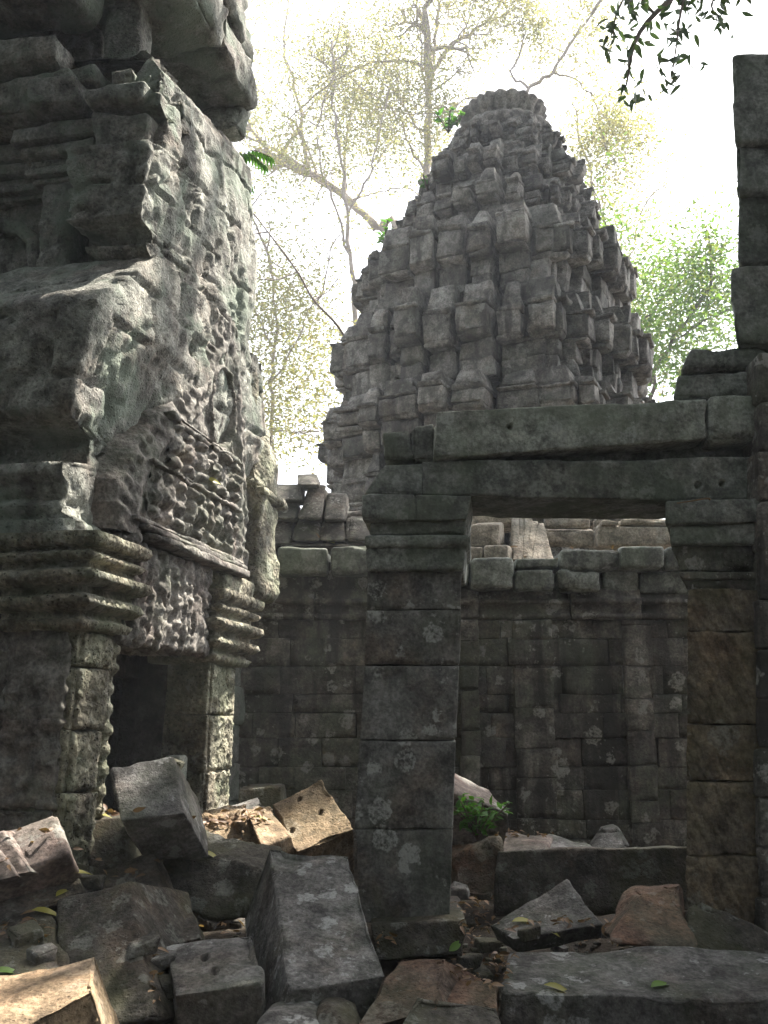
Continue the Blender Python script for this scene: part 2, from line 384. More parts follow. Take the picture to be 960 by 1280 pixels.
t = empty('stone_pillar', at(505, 1152, 5.7), 'square lichen-spotted grey stone pillar standing in the middle of the ruin', 'pillar')
mb = MB(); px_boxes(mb, [(713, 762, 459, 577, 458, 576), (763, 831, 458, 576, 455, 574), (832, 925, 455, 574, 449, 570), (926, 1036, 449, 570, 444, 566), (1037, 1153, 444, 566, 449, 562)],
                    5.5, (.025, .5, 0), bev=.007, amp=.004, res=.025, chip=.009, s0=10)
mb.build('shaft', M['pillar'], t)
def wav(f, a):
    return lambda w, N: a*np.abs(np.sin(f*w[:, 0])*np.sin(f*w[:, 2]))*(N[:, 1] < -.7)
mb = MB(); px_boxes(mb, [(618, 650, 452, 519, 453, 519, -.08), (619, 650, 519.5, 590, 519.5, 584, -.07), (650.5, 668, 463, 583, 461, 581, -.03)], 5.5, (.06, .55, 0), bev=.01, amp=.006, res=.02, chip=.02, s0=40)
px_boxes(mb, [(668, 684, 455, 588, 456, 587, -.085), ], 5.5, (.06, .55, 0), bev=.035, amp=.005, res=.025, chip=.01, s0=50)
px_boxes(mb, [(684, 713, 457, 582, 459, 579, -.05)], 5.5, (.06, .55, 0), bev=.012, amp=.008, res=.02, chip=.03, s0=60, carve=wav(70, .012))
# shallow diamond carving on the capital block
mb.build('capital', M['beam'], t)

t = empty('block_stack', at(505, 618, 5.8), 'stack of worn grey blocks over the pillar at the left end of the beams', 'masonry')
mb = MB()
quadblock(mb, [(482, 577, 5.55), (530, 576, 5.55), (598, 617, 5.5), (454, 617, 5.5)], (.03, .5, 0), bev=.02, amp=.01, res=.03, chip=.04, s=71)
quadblock(mb, [(478, 540, 5.6), (514, 535, 5.6), (522, 576, 5.6), (478, 576, 5.6)], (.03, .5, 0), bev=.02, amp=.01, res=.03, chip=.04, s=72)
quadblock(mb, [(514.6, 533, 5.58), (543, 528, 5.58), (543, 576, 5.58), (515, 576, 5.58)], (.03, .5, 0), bev=.02, amp=.01, res=.03, chip=.03, s=73)
mb.build('blocks', M['beam'], t)

mb = MB(); quadblock(mb, [(526, 575, 5.46), (940, 571, 5.46), (940, 628, 5.46), (526, 619, 5.46)], (0, .55, 0), bev=.015, amp=.006, res=.011, chip=.035, s=81, big=.006, carve=holes([(872, 607), (903, 604)]))
quadblock(mb, [(690, 546, 5.62), (938, 542, 5.62), (938, 578, 5.62), (690, 578, 5.62)], (0, .3, 0), bev=.01, amp=.004, res=.05, s=82)
o = mb.build('lintel_beam', M['beam'], origin=at(730, 620, 5.7)); tag(o, 'lower of two stone beams over the opening, stained dark beneath', 'beam')
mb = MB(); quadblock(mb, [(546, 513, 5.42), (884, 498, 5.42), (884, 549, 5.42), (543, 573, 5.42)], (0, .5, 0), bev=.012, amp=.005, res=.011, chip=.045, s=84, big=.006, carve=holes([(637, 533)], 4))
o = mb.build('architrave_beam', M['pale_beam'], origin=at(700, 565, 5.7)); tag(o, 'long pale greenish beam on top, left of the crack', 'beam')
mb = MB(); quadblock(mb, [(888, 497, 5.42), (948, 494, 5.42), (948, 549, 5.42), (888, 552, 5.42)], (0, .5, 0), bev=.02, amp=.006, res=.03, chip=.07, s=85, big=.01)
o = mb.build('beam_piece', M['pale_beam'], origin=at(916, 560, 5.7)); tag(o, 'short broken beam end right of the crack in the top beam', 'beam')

t = empty('stone_pier', at(930, 1180, 5.6), 'broad dark rough-chiselled stone pier carrying the right end of the beams', 'pier')
mb = MB(); px_boxes(mb, [(737, 789, 860, 1010, 859, 1010), (790, 905, 859, 955, 858, 955), (790, 905, 955.5, 1010, 955.5, 1010), (906, 976, 858, 1010, 858, 1010), (977, 1070, 858, 945, 858, 945), (977, 1070, 945.6, 1010, 945.6, 1010), (1071, 1230, 858, 1010, 858, 1010)],
                    5.36, (.24, .6, 0), bev=.005, amp=.007, res=.025, chip=.012, s0=100, freq=5)
mb.build('shaft', M['pier'], t)
mb = MB()
quadblock(mb, [(839, 681, 5.4), (948, 681, 5.4), (948, 714, 5.42), (850, 714, 5.42)], (.2, .55, 0), bev=.012, amp=.006, res=.03, chip=.02, s=131)
quadblock(mb, [(848, 714.5, 5.38), (948, 714.5, 5.38), (948, 724, 5.38), (852, 724, 5.38)], (.2, .55, 0), bev=.015, amp=.004, res=.03, chip=.01, s=132)
quadblock(mb, [(853, 724.5, 5.4), (948, 724.5, 5.4), (948, 738, 5.4), (859, 738, 5.4)], (.2, .55, 0), bev=.01, amp=.004, res=.03, chip=.01, s=133)
mb.build('corbel', M['wall'], t)
mb = MB()
quadblock(mb, [(833, 627, 5.34), (950, 622, 5.34), (950, 652, 5.34), (833, 655, 5.34)], (.2, .6, 0), bev=.012, amp=.006, res=.025, chip=.03, s=134)
quadblock(mb, [(836, 656, 5.36), (947, 653, 5.36), (947, 681, 5.36), (837, 681, 5.36)], (.2, .6, 0), bev=.02, amp=.006, res=.025, chip=.02, s=135)
mb.build('capital', M['beam'], t)

t = empty('ruined_wall', at(985, 1200, 5.6), 'tall dark wall edge of stacked blocks rising behind the pier at the right border', 'wall')
mb = MB()
for i in range(12):
    y0, y1 = 440+i*62, 440+i*62+61
    quadblock(mb, [(949+3*math.sin(i*2.1), y0, 5.3), (1010, y0, 5.3), (1010, y1, 5.3), (950+3*math.sin(i*2.1), y1, 5.3)], (0, .7, 0), bev=.015, amp=.008, res=.05, chip=.03, s=150+i)
k = 0; z = .1
while z < 4.6:
    h = random.uniform(.3, .42); x = 2.33+random.uniform(0, .1)
    while x < 6.5-max(0, z-2.5)*.8:
        l = random.uniform(.5, .9); box(mb, x, x+l-.008, 5.35+random.uniform(-.02, .02), 6.0, z, z+h-.006, bev=.02, amp=.012, res=.12, chip=.04, s=200+k); k += 1; x += l
    z += h
mb.build('masonry', M['wall'], t)

t = empty('broken_column', at(935, 440, 5.7), 'tall narrow stack of weathered blocks standing upright on the right end of the beams', 'column')
mb = MB()
quadblock(mb, [(846, 467, 5.5), (960, 462, 5.5), (960, 494, 5.5), (841, 497, 5.5)], (.16, .5, 0), bev=.02, amp=.01, res=.03, chip=.05, s=171)
quadblock(mb, [(864, 436, 5.5), (960, 434, 5.5), (960, 461, 5.5), (850, 464, 5.5)], (.16, .5, 0), bev=.02, amp=.01, res=.03, chip=.05, s=172)
mb.build('footing', M['beam'], t)
mb = MB()
for i, (yt, yb, a, b, dy) in enumerate([(66, 178, 914, 917, 0), (179, 240, 919, 921, .04), (241, 330, 922, 920, .1), (331, 434, 912, 919, 0)]):
    quadblock(mb, [(a, yt, 5.45+dy), (995, yt-4, 5.45+dy), (990, yb, 5.45+dy), (b, yb, 5.45+dy)], (.2, .45, 0), bev=.03, amp=.012, res=.03, chip=.04, s=175+i, big=.01)
mb.build('shaft', M['beam'], t)

# ------------------------------------------------------------------ back wall
WY = 8.4
def wz(py): return at(600, py, WY)[2]
def wx(px, py=800): return at(px, py, WY)[0]
t = empty('courtyard_wall', (wx(600), WY, .5), 'long weathered block wall closing the courtyard behind the pillar', 'wall')
mb = MB(); z = .2; k = 0; ztop = wz(775)
x0, x1 = wx(300), wx(960)
while z < ztop-.05:
    h = min(random.choice([.15, .18, .2, .23]), ztop-z); x = x0+random.uniform(-.3, 0)
    if ztop-(z+h) < .12: h = ztop-z
    while x < x1:
        l = random.choice([.18, .28, .35, .42, .5, .62]); dy = random.uniform(-.008, .008)-(.03 if random.random() < .06 else 0)
        box(mb, x, x+l-.003, WY+dy, WY+.4, z, z+h-.003, bev=.005, amp=.004, res=.05, chip=.014, s=300+k); k += 1; x += l
    z += h
mb.build('masonry', M['wall'], t)
for (pa, pb, dp) in [(573, 597, .09), (641, 690, .035), (777, 812, .05)]:
    mb = MB(); z = .3
    while z < ztop-.02:
        h = min(random.uniform(.16, .34), ztop-z)
        box(mb, wx(pa)+random.uniform(-.008, .008), wx(pb)+random.uniform(-.008, .008), WY-dp+random.uniform(-.006, .006), WY+.2, z, z+h-.003, bev=.006, amp=.006, res=.04, chip=.025, s=600+k); z += h; k += 1
    mb.build('pilaster_strip', M['wall'], t)
mb = MB(); box(mb, x0-.3, x1+.5, WY+.06, WY+.7, .1, wz(700), bev=.02, amp=.01, res=.4, chip=0, s=9); mb.build('core', M['wall'], t)
# moulded band under the cornice, in lengths
mb = MB(); prof = [(wz(775), .0), (wz(773), .05), (wz(768), .05), (wz(767), .02), (wz(757), .02), (wz(756), .07), (wz(750), .075), (wz(749), .03), (wz(737), .0)]
zs, fo = zline(prof, .03)
x = x0; k = 0
while x < x1:
    l = random.uniform(.5, .9); dy = random.uniform(-.015, .02)
    sweep(mb, [(x+l-.01, .02), (x+l-.01, 0), (x, 0), (x, .02)], zs, lambda i, z: fo(z) if i == 1 else 0., lambda X, dy=dy: X+np.array([0, WY+dy, 0]), res=.05, amp=.012, s=400+k)
    x += l; k += 1
mb.build('moulding', M['wall'], t)
mb = MB(); k = 0
for (a, b, yt, yb, dy) in [(325, 347, 700, 724, -.08), (347, 411, 683, 717, -.16), (412, 470, 681, 716, -.17), (470, 530, 690, 722, -.12), (530, 588, 695, 730, -.12), (590, 642, 697, 735, -.15), (643, 697, 711, 738, -.15), (697, 752, 711, 740, -.14), (644, 699, 697, 710, -.1), (700, 780, 686, 712, -.12), (776, 832, 682, 710, -.17), (753, 800, 712, 742, -.03), (800, 900, 712, 742, -.05), (833, 900, 684, 711, -.1), (900, 970, 690, 740, -.1)]:
    quadblock(mb, [(a+.7, yt, WY+dy), (b-.7, yt, WY+dy), (b-.7, yb, WY+dy), (a+.7, yb, WY+dy)], (0, .6-dy, 0), bev=.035, amp=.01, res=.05, chip=.05, s=430+k); k += 1
mb.build('cornice', M['beam'], t)

# half-vault stones left above the wall
t = empty('vault_remnant', at(400, 675, 9.0), 'curved upright roof stones left standing above the wall beside the gatehouse', 'roof')
mb = MB()
for i, (a, b, yt, yb, a2, b2) in enumerate([(340, 376, 604, 625, 338, 378), (338, 372, 626, 648, 336, 368), (336, 366, 649, 680, 330, 362), (384, 408, 605, 648, 372, 402), (372, 402, 649, 676, 362, 398), (409, 434, 616, 650, 404, 430), (403, 430, 650, 676, 398, 430), (434, 476, 645, 676, 430, 476), (352, 420, 674, 682, 350, 440), (371, 396, 592, 606, 370, 398)]):
    quadblock(mb, [(a, yt, 9.1), (b, yt, 9.1), (b2, yb, 8.8), (a2, yb, 8.8)], (0, .5, .05), bev=.04, amp=.012, res=.05, chip=.04, s=460+i)
box(mb, wx(300), at(470, 650, 9.3)[0], 9.2, 9.9, .5, at(400, 640, 9.2)[2], bev=.03, amp=.02, res=.1, chip=.05, s=478)
quadblock(mb, [(322, 612, 9.0), (345, 604, 9.1), (345, 690, 8.9), (322, 690, 8.9)], (0, .5, 0), bev=.03, amp=.02, res=.05, chip=.05, s=477)
mb.build('stones', M['wall'], t)

# sunlit masonry seen through the opening
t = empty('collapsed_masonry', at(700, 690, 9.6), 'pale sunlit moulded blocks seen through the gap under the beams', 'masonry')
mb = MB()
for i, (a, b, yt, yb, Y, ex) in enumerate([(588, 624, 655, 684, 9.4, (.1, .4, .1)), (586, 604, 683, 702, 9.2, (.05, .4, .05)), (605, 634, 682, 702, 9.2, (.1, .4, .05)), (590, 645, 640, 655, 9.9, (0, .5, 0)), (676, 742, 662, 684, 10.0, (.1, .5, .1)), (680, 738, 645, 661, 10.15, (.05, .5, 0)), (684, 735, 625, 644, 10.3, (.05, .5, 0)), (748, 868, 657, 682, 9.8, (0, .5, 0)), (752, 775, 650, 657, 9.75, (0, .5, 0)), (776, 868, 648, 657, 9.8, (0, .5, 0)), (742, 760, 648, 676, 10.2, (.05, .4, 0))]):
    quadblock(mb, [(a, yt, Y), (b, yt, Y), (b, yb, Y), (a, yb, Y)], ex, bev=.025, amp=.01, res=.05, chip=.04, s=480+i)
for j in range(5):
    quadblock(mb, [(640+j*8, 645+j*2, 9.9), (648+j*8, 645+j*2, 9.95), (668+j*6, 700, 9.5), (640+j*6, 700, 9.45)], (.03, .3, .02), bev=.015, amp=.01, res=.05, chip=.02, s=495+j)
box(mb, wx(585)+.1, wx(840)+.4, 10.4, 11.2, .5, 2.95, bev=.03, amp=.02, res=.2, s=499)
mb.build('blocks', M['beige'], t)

# ------------------------------------------------------------------ sanctuary tower
TC = np.array([1.57, 14.0]); YAW = R(24)
fn = np.array([-math.sin(YAW), -math.cos(YAW)]); rn = np.array([math.cos(YAW), -math.sin(YAW)])
t = empty('sanctuary_tower', (TC[0], TC[1], .5), 'tall tapering grey stone temple tower of stacked tiers with a lotus top', 'tower')
def side(mb, k, fnc):
    ang = k*math.pi/2; n = fn*math.cos(ang)+rn*math.sin(ang); s_ = -fn*math.sin(ang)+rn*math.cos(ang)
    def T(c):
        x, y, z = c[..., 0], c[..., 1], c[..., 2]
        return np.stack([TC[0]+s_[0]*x+n[0]*y+.28*np.clip((z-6.5)/4, 0, 1), TC[1]+s_[1]*x+n[1]*y, z], -1)
    fnc(mb, T, k)
SEED = [1000]
def tier(a, z0, z1, ruin=None, recess=.23, wid=.40, fr=(.36, .38, .26)):
    """one storey of the tower: recessed base course, heavy block course, smaller crown course, in columns with open joints"""
    def go(mb, T, k):
        rg = np.random.default_rng(int(a*1000)+k*7)
        hb = [(-.80, -.68, .70), (-.68, -.50, .82), (-.50, -.30, .92), (-.30, -.10, 1.), (-.10, .10, 1.015), (.10, .30, 1.), (.30, .50, .92), (.50, .68, .82), (.68, .80, .70)]
        jt = rg.uniform(-.035, .035, 10); hb = [(e0+(jt[i] if i else 0), e1+(jt[i+1] if i < 8 else 0), m) for i, (e0, e1, m) in enumerate(hb)]
        cols = []
        for e0, e1, m in hb:
            if (e1-e0)*a > .46 and rg.random() < .35:
                q = e0+(e1-e0)*rg.uniform(.4, .6); cols += [(e0*a, q*a, m), (q*a, e1*a, m)]
            else: cols.append((e0*a, e1*a, m))
        for (xa, xb, m) in cols:
            base = a*m+rg.uniform(-.085, .085); hh = z1-z0
            if rg.random() < .06: base -= .16
            if ruin and ruin(k, (xa+xb)/2/a, rg): hh *= rg.uniform(.35, .7)
            c1 = fr[0]+rg.uniform(-.05, .05); c2 = c1+fr[1]+rg.uniform(-.05, .05); c3 = 1+rg.uniform(-.05, .04)
            gr = rg.uniform(.012, .036)
            if abs(abs(xa/a)-.3) < .04 or abs(abs(xb/a)-.3) < .04 or abs(abs(xb/a)-.5) < .04: gr += .014
            def blk(za, zb, f0, f1, g=gr, tp=0., dep=.55, **kw):
                c = np.zeros((2, 2, 2, 3))
                for i, xx in enumerate((xa+g, xb-g)):
                    for j in (0, 1):
                        for l, zz in enumerate((za, zb)):
                            sx = (tp if i == 0 else -tp) if l else 0
                            c[i, j, l] = [xx+sx, (min(f0, f1)-dep) if j == 0 else (f1 if l else f0), zz]
                SEED[0] += 1; o = dict(bev=.013, amp=.011, res=.055, chip=.05, jit=.018, big=.01); o.update(kw)
                hexa(mb, T(c), s=SEED[0], **o)
            Z = lambda q: z0+hh*q
            nb = 2 if c1*hh > .42 else 1       # recessed base
            for q in range(nb): blk(Z(c1*q/nb), Z(c1*(q+1)/nb)-.004, base-recess+rg.uniform(-.03, .03), base-recess+rg.uniform(-.02, .04))
            p = rg.uniform(-.05, .05)           # heavy course with a moulded lip
            blk(Z(c1), Z(c1)+.06, base+p-.05, base+p-.01, bev=.015)
            blk(Z(c1)+.064, Z(c2)-.06, base+p, base+p+rg.uniform(-.03, .03))
            blk(Z(c2)-.056, Z(c2)-.003, base+p+.03, base+p+.04, bev=.015)
            p2 = p+rg.uniform(-.16, .0)        # crown stone
            if rg.random() < .88:
                blk(Z(c2), Z(c3), base+p2, base+p2-rg.uniform(.02, .12), g=gr+.01, tp=rg.uniform(.01, .07))
    mb = MB()
    for k in range(4): side(mb, k, go)
    ai = a*.62
    def core(mb, T, k): box(mb, -ai, ai, -ai, ai, z0-.1, z1-.1, T=T, bev=.03, amp=.01, res=.3, chip=0, s=3)
    side(mb, 0, core)
    return mb
mb = MB()
for z0, z1, a in [(.2, 1.6, 2.3), (1.6, 2.9, 2.28), (2.9, 4.0, 2.25), (4.0, 5.05, 2.22)]:
    m2 = tier(a, z0, z1, recess=.02); mb.v += m2.v; mb.f += [f+mb.n for f in m2.f]; mb.n += m2.n
mb.build('lower_storey', M['tower'], t)
tier(2.38, 5.05, 5.9, recess=.14).build('cornice', M['tower'], t)
lt = lambda k, m, rg: (k == 0 and m < -.4 and rg.random() < .7)
for (a, z0, z1) in [(2.2, 5.9, 7.15), (1.99, 7.15, 8.3), (1.54, 8.3, 9.02), (1.25, 9.02, 9.72), (.88, 9.72, 10.36)]:
    tier(a, z0, z1, ruin=lt if 1.5 < a < 2 else None, wid=.44 if a > 1.3 else .36).build('tier', M['tower'], t)
# lotus finial: fluted rings
mb = MB()
def lotus(z0, prof, flutes, dep, cx=TC[0]+.27, cy=TC[1]):
    th = np.linspace(0, 2*np.pi, flutes*8+1); rows = []
    for dz, r in prof:
        rr = r*(1+dep*(np.abs(np.cos(th*flutes/2))-.6)); rows.append(np.stack([cx+rr*np.cos(th), cy+rr*np.sin(th), np.full_like(th, z0+dz)], -1))
    X = np.array(rows); X = X+.035*fbm(X, 3, 3, 5)[..., None]; grid(mb, X)
lotus(10.26, [(-.2, .5), (.0, .62), (.05, .73), (.13, .78), (.21, .74), (.25, .62), (.26, .4)], 22, .05)
lotus(10.5, [(-.1, .42), (.03, .45), (.08, .44), (.12, .5), (.22, .6), (.33, .66), (.38, .63), (.4, .52), (.42, .42), (.44, .34), (.49, .3), (.52, .18), (.53, .01)], 22, .10)
mb.build('lotus_finial', M['tower'], t)
# ------------------------------------------------------------------ gatehouse on the left
GO = np.array([-1.54, 5.0, 0]); GD = np.array([.2124, .977, 0]); GD /= np.linalg.norm(GD); GN = np.array([GD[1], -GD[0], 0])
def W(X):
    n, u, z = X[..., 0], X[..., 1], X[..., 2]
    lean = .035*np.clip(z-.4, 0, 2.2)-.035
    return GO+GN*(n+lean)[..., None]+GD*u[..., None]+np.array([0, 0, 1.])*z[..., None]
def lb(mb, n0, n1, u0, u1, z0, z1, **k): box(mb, n0, n1, u0, u1, z0, z1, T=W, **k)
G = empty('gatehouse', W(np.array([0, 1.2, .3])), 'massive leaning carved stone gatehouse with a dark doorway, filling the left side', 'gatehouse')
crv = lambda a, f=9, s=0: (lambda w, N: a*(1-2*np.abs(fbm(w, f, 3, s))))
def figcarve(a, wu=.12, hz=.2, s=0):
    """rows of worn standing figures and scrolls cut into the stone"""
    def f(w, N):
        u = w[:, 0]*(1-GD[0])*.3+w[:, 1]+.05*fbm(w, 4, 2, s); z = w[:, 2]+.04*fbm(w, 5, 2, s+3)
        k = np.floor(u/wu); fu = u/wu-k-.5; r = np.floor(z/hz+.37*k); fz = z/hz+.37*k-r
        b = np.clip(1-(fu/.42)**2-((fz-.4)/.42)**2, 0, 1)**.5; hd = np.clip(1-(fu/.24)**2-((fz-.86)/.13)**2, 0, 1)**.5
        return a*(np.maximum(b, hd)-.6)+a*.6*(1-2.4*np.abs(fbm(w, 13, 3, s)))
    return f
# solid body, hollow behind the door
mb = MB()
lb(mb, -3.2, -.34, .06, .36, 0, 2.5, bev=.02, amp=.01, res=.2, s=1)
lb(mb, -3.2, -2.9, .36, 3.2, 0, 2.6, bev=.02, amp=.01, res=.3, s=2)
lb(mb, -2.9, -.6, 2.9, 3.2, 0, 2.6, bev=.02, amp=.01, res=.3, s=3)
lb(mb, -3.2, -.25, .4, 2.3, 2.62, 3.95, bev=.02, amp=.01, res=.3, s=4)
lb(mb, -3.2, -.4, 1.15, 2.2, 3.9, 5.7, bev=.02, amp=.01, res=.3, s=6)
lb(mb, -3.2, -.36, 2.3, 3.4, 2.4, 3.4, bev=.03, amp=.03, res=.1, chip=.06, s=5)
for i in range(8): lb(mb, -.7, -.36+.02*math.sin(i*3), 2.22, 3.5, .1+i*.3, .1+i*.3+.295, bev=.015, amp=.015, res=.06, chip=.05, s=60+i)
mb.build('body', M['gate'], G)
def pilaster(u0, u1, zs, s, n0=-.34):
    mb = MB()
    for i, (a, b) in enumerate(zip(zs[:-1], zs[1:])):
        lb(mb, n0, .0+.01*math.sin(i*2.3+s), u0+.02, u1+.01*math.cos(i*3+s), a+.002, b-.002, bev=.01, amp=.008, res=.025, chip=.03, s=s+i)
        lb(mb, n0+.02, .016+.01*math.sin(i*2.3+s), u0+.06, u1-.05, a+.015, b-.015, bev=.012, amp=.006, res=.015, chip=.01, s=s+i+50, carve=crv(.012, 14, s))
    return mb.build('pilaster', M['pilaster'], G)
p1 = pilaster(-.02, .37, [.2, .8, 1.27, 1.57, 1.88, 2.06], 810); p2 = pilaster(1.73, 2.25, [.2, .9, 1.3, 1.66, 2.0], 840)
cprof = [(0, .0), (.01, .05), (.05, .07), (.065, .03), (.09, .025), (.10, .07), (.13, .10), (.165, .09), (.18, .04), (.21, .035), (.22, .09), (.25, .13), (.285, .12), (.30, .07), (.31, .045), (.335, .045), (.345, .085), (.37, .1), (.385, .085), (.39, .05), (.405, .05), (.415, .10), (.45, .12), (.48, .115)]
zs, fo = zline(cprof, .015)
def beads(X, n_): return .010*np.abs(np.sin(X[..., 1]*42))+.010*np.abs(np.sin(X[..., 0]*42))
mb = MB(); sweep(mb, [(-.38, .3), (-.38, -.02), (0, -.02), (0, .37), (-.34, .37)][::-1], [2.05+z for z in zs], lambda i, z: fo(z-2.05)*(1. if i < 3 else .5), W, res=.02, amp=.014, s=5, disp=beads)
mb.build('capital', M['pilaster'], p1)
mb = MB(); sweep(mb, [(-.4, 1.72), (.0, 1.72), (.0, 2.27), (-.5, 2.27)][::-1], [1.99+z for z in zs], lambda i, z: fo(z-1.99), W, res=.02, amp=.016, s=6, disp=beads)
lb(mb, -.4, .08, 1.7, 2.28, 2.46, 2.6, bev=.03, amp=.02, res=.05, s=7)
mb.build('capital', M['pilaster'], p2)
# carved side wall facing the viewer
mb = MB()
for i, (a, b) in enumerate([(.2, .75), (.75, 1.2), (1.2, 1.62), (1.62, 2.06)]):
    lb(mb, -1.6, -.36, -.01, .3, a, b-.003, bev=.008, amp=.008, res=.016, chip=.03, s=870+i, carve=lambda w, N: .03*(1-2.2*np.abs(fbm(w, 8, 3, 3)))-.01)
    lb(mb, -.35, -.03, -.035, .0, a, b-.003, bev=.008, amp=.006, res=.016, chip=.02, s=880+i, carve=lambda w, N: .014*(1-2.2*np.abs(fbm(w, 11, 3, 5))))
for i, (a, b) in enumerate([(2.065, 2.34), (2.345, 2.62)]):
    lb(mb, -1.6, -.45, .0, .3, a, b-.003, bev=.01, amp=.01, res=.018, chip=.03, s=875+i, carve=lambda w, N: .03*(1-2.2*np.abs(fbm(w, 8, 3, 3)))-.01)
mb.build('carved_panel', M['relief'], G)
# door frame, threshold, dark room behind
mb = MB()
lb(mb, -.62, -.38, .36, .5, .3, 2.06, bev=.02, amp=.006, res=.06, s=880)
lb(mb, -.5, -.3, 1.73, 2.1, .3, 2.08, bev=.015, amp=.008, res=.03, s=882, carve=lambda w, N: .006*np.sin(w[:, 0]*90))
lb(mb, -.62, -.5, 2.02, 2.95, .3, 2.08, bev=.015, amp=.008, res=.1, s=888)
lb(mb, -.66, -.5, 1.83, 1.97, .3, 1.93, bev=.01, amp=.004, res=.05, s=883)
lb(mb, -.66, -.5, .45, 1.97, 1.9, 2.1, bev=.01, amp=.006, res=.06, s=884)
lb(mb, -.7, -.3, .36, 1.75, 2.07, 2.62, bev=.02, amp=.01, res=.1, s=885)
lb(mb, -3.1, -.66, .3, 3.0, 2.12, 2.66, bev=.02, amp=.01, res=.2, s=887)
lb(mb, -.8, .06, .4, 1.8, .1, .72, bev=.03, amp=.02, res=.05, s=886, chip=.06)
mb.build('door_frame', M['door_shade'], G)
def colonette(n, u, z0, z1, r=.05):
    zz = np.arange(z0, z1, .01); ph = (zz-z0)/.105
    rr = r*(1+.2*np.sign(np.sin(ph*6.28))*np.abs(np.sin(ph*6.28))**.4+.14*(np.sin(ph*1.1) > .75))
    pts = W(np.stack([np.full_like(zz, n), np.full_like(zz, u), zz], -1)); mb = MB(); tube(mb, pts, rr, 12, noise=.12, s=3); return mb.build('colonette', M['pilaster'], G)
colonette(-.05, .43, .6, 2.05, .045); c2 = colonette(-.1, 1.52, .7, 1.38)
mb = MB(); lb(mb, -.2, -.09, 1.58, 1.7, .7, 1.4, bev=.02, amp=.008, res=.04, s=889); mb.build('slab', M['gate'], c2)
# carved lintel
mb = MB(); lb(mb, -.36, .05, .37, 1.6, 2.03, 2.62, bev=.03, amp=.008, res=.014, chip=.06, s=890, big=.02, carve=figcarve(.026, .13, .24, 4))
mb.build('carved_lintel', M['relief'], G)
# pediment: ledge, ogee panel with flame border, figure registers
pd = MB(); lb(pd, -.36, .13, .55, 2.06, 2.6, 2.65, bev=.012, amp=.006, res=.025, chip=.05, s=900)
lb(pd, -.36, .10, .5, 2.08, 2.652, 2.69, bev=.012, amp=.005, res=.025, chip=.03, s=901)
lb(pd, -.36, .07, .42, 2.1, 2.692, 2.73, bev=.012, amp=.005, res=.025, chip=.03, s=902)
uu = np.linspace(.2, 2.45, 200); zz = np.linspace(2.62, 4.42, 165); U, Z = np.meshgrid(uu, zz); PZ = np.stack([U, Z, 0*U], -1)
Lc = np.interp(Z, [2.6, 2.9, 3.15, 3.4, 3.65, 3.9, 4.15, 4.4], [.5, .56, .72, 1.0, 1.28, 1.5, 1.68, 1.78]); Rc = np.interp(Z, [2.6, 3.3, 3.7, 3.95, 4.2, 4.4], [2.1, 2.1, 2.04, 1.95, 1.84, 1.78])
din = np.minimum(U-Lc, Rc-U)+.03*fbm(PZ, 5, 2, 4)
nn = .0+.012*fbm(PZ, 3, 4, 7)+.012*fbm(PZ, 16, 3, 9)
rim = np.exp(-((din+.03)/.055)**2)*.04+np.exp(-((din-.1)/.022)**2)*.018
flame = np.exp(-((din+.14)/.06)**2)*.028*(.5+.5*np.sin(Z*55+U*25+2*fbm(PZ, 6, 2, 3)))
med = ((U-1.72)/.2)**2+((Z-3.74)/.26)**2
nn = nn+rim+flame-.06*sstep(1.15, .9, med)+.04*np.exp(-((U-1.8)/.05)**2-((Z-3.66)/.1)**2)+.03*np.exp(-((med-1.25)/.12)**2)
nn = nn-.22*sstep(-.2, -.34, din)
_t = MB(); grid(_t, W(np.stack([nn, U, Z], -1))); fk = (din > -.3).ravel()[_t.f[0]].all(1); pd.add(_t.v[0], _t.f[0][fk])
pdo = pd.build('pediment', M['relief'], G)
def register(z0, h, u0, u1, n, s):
    mb = MB(); zz = np.linspace(z0, z0+h, 36); uu = np.linspace(u0, u1, n*16); U, Z = np.meshgrid(uu, zz)
    c = (U-u0)/(u1-u0)*n; k = np.floor(c); f = c-k-.5; zr = (Z-z0)/h
    jj = _hash(k.astype(np.int64), 0*k.astype(np.int64), 0*k.astype(np.int64), s)
    wp = np.stack([U, Z, 0*U], -1); f = f+.09*jj+.1*fbm(wp, 11, 3, s); zr = zr+.06*fbm(wp, 9, 3, s+2)
    head = np.clip(1-((f/.19)**2+((zr-.82-.05*jj)/.13)**2), 0, 1)**.5
    body = np.clip(1-((f/.30)**2+((zr-.5)/.25)**2), 0, 1)**.5
    legs = np.clip(1-((f/.5)**2+((zr-.14)/.13)**2), 0, 1)**.5
    arm = np.clip(1-(((np.abs(f)-.3)/.07)**2+((zr-.5)/.2)**2), 0, 1)**.5
    ero = sstep(.75, .2, fbm(wp, 4, 2, s+8))
    d = .015+.062*np.maximum(np.maximum(np.maximum(head, body), legs*.9), arm*.75)*(1+.3*jj)*(.35+.65*ero)+.022*fbm(np.stack([U, Z, 0*U], -1), 18, 3, s)
    X = np.stack([d, U, Z], -1); grid(mb, W(X))
    lb(mb, -.1, .06, u0-.02, u1+.02, z0+h, z0+h+.022, bev=.01, amp=.012, res=.02, chip=.05, s=s, freq=7)
    return mb.build('figure_register', M['relief'], pdo)
register(2.74, .33, .62, 2.04, 9, 910); register(3.11, .3, .85, 2.02, 6, 911)
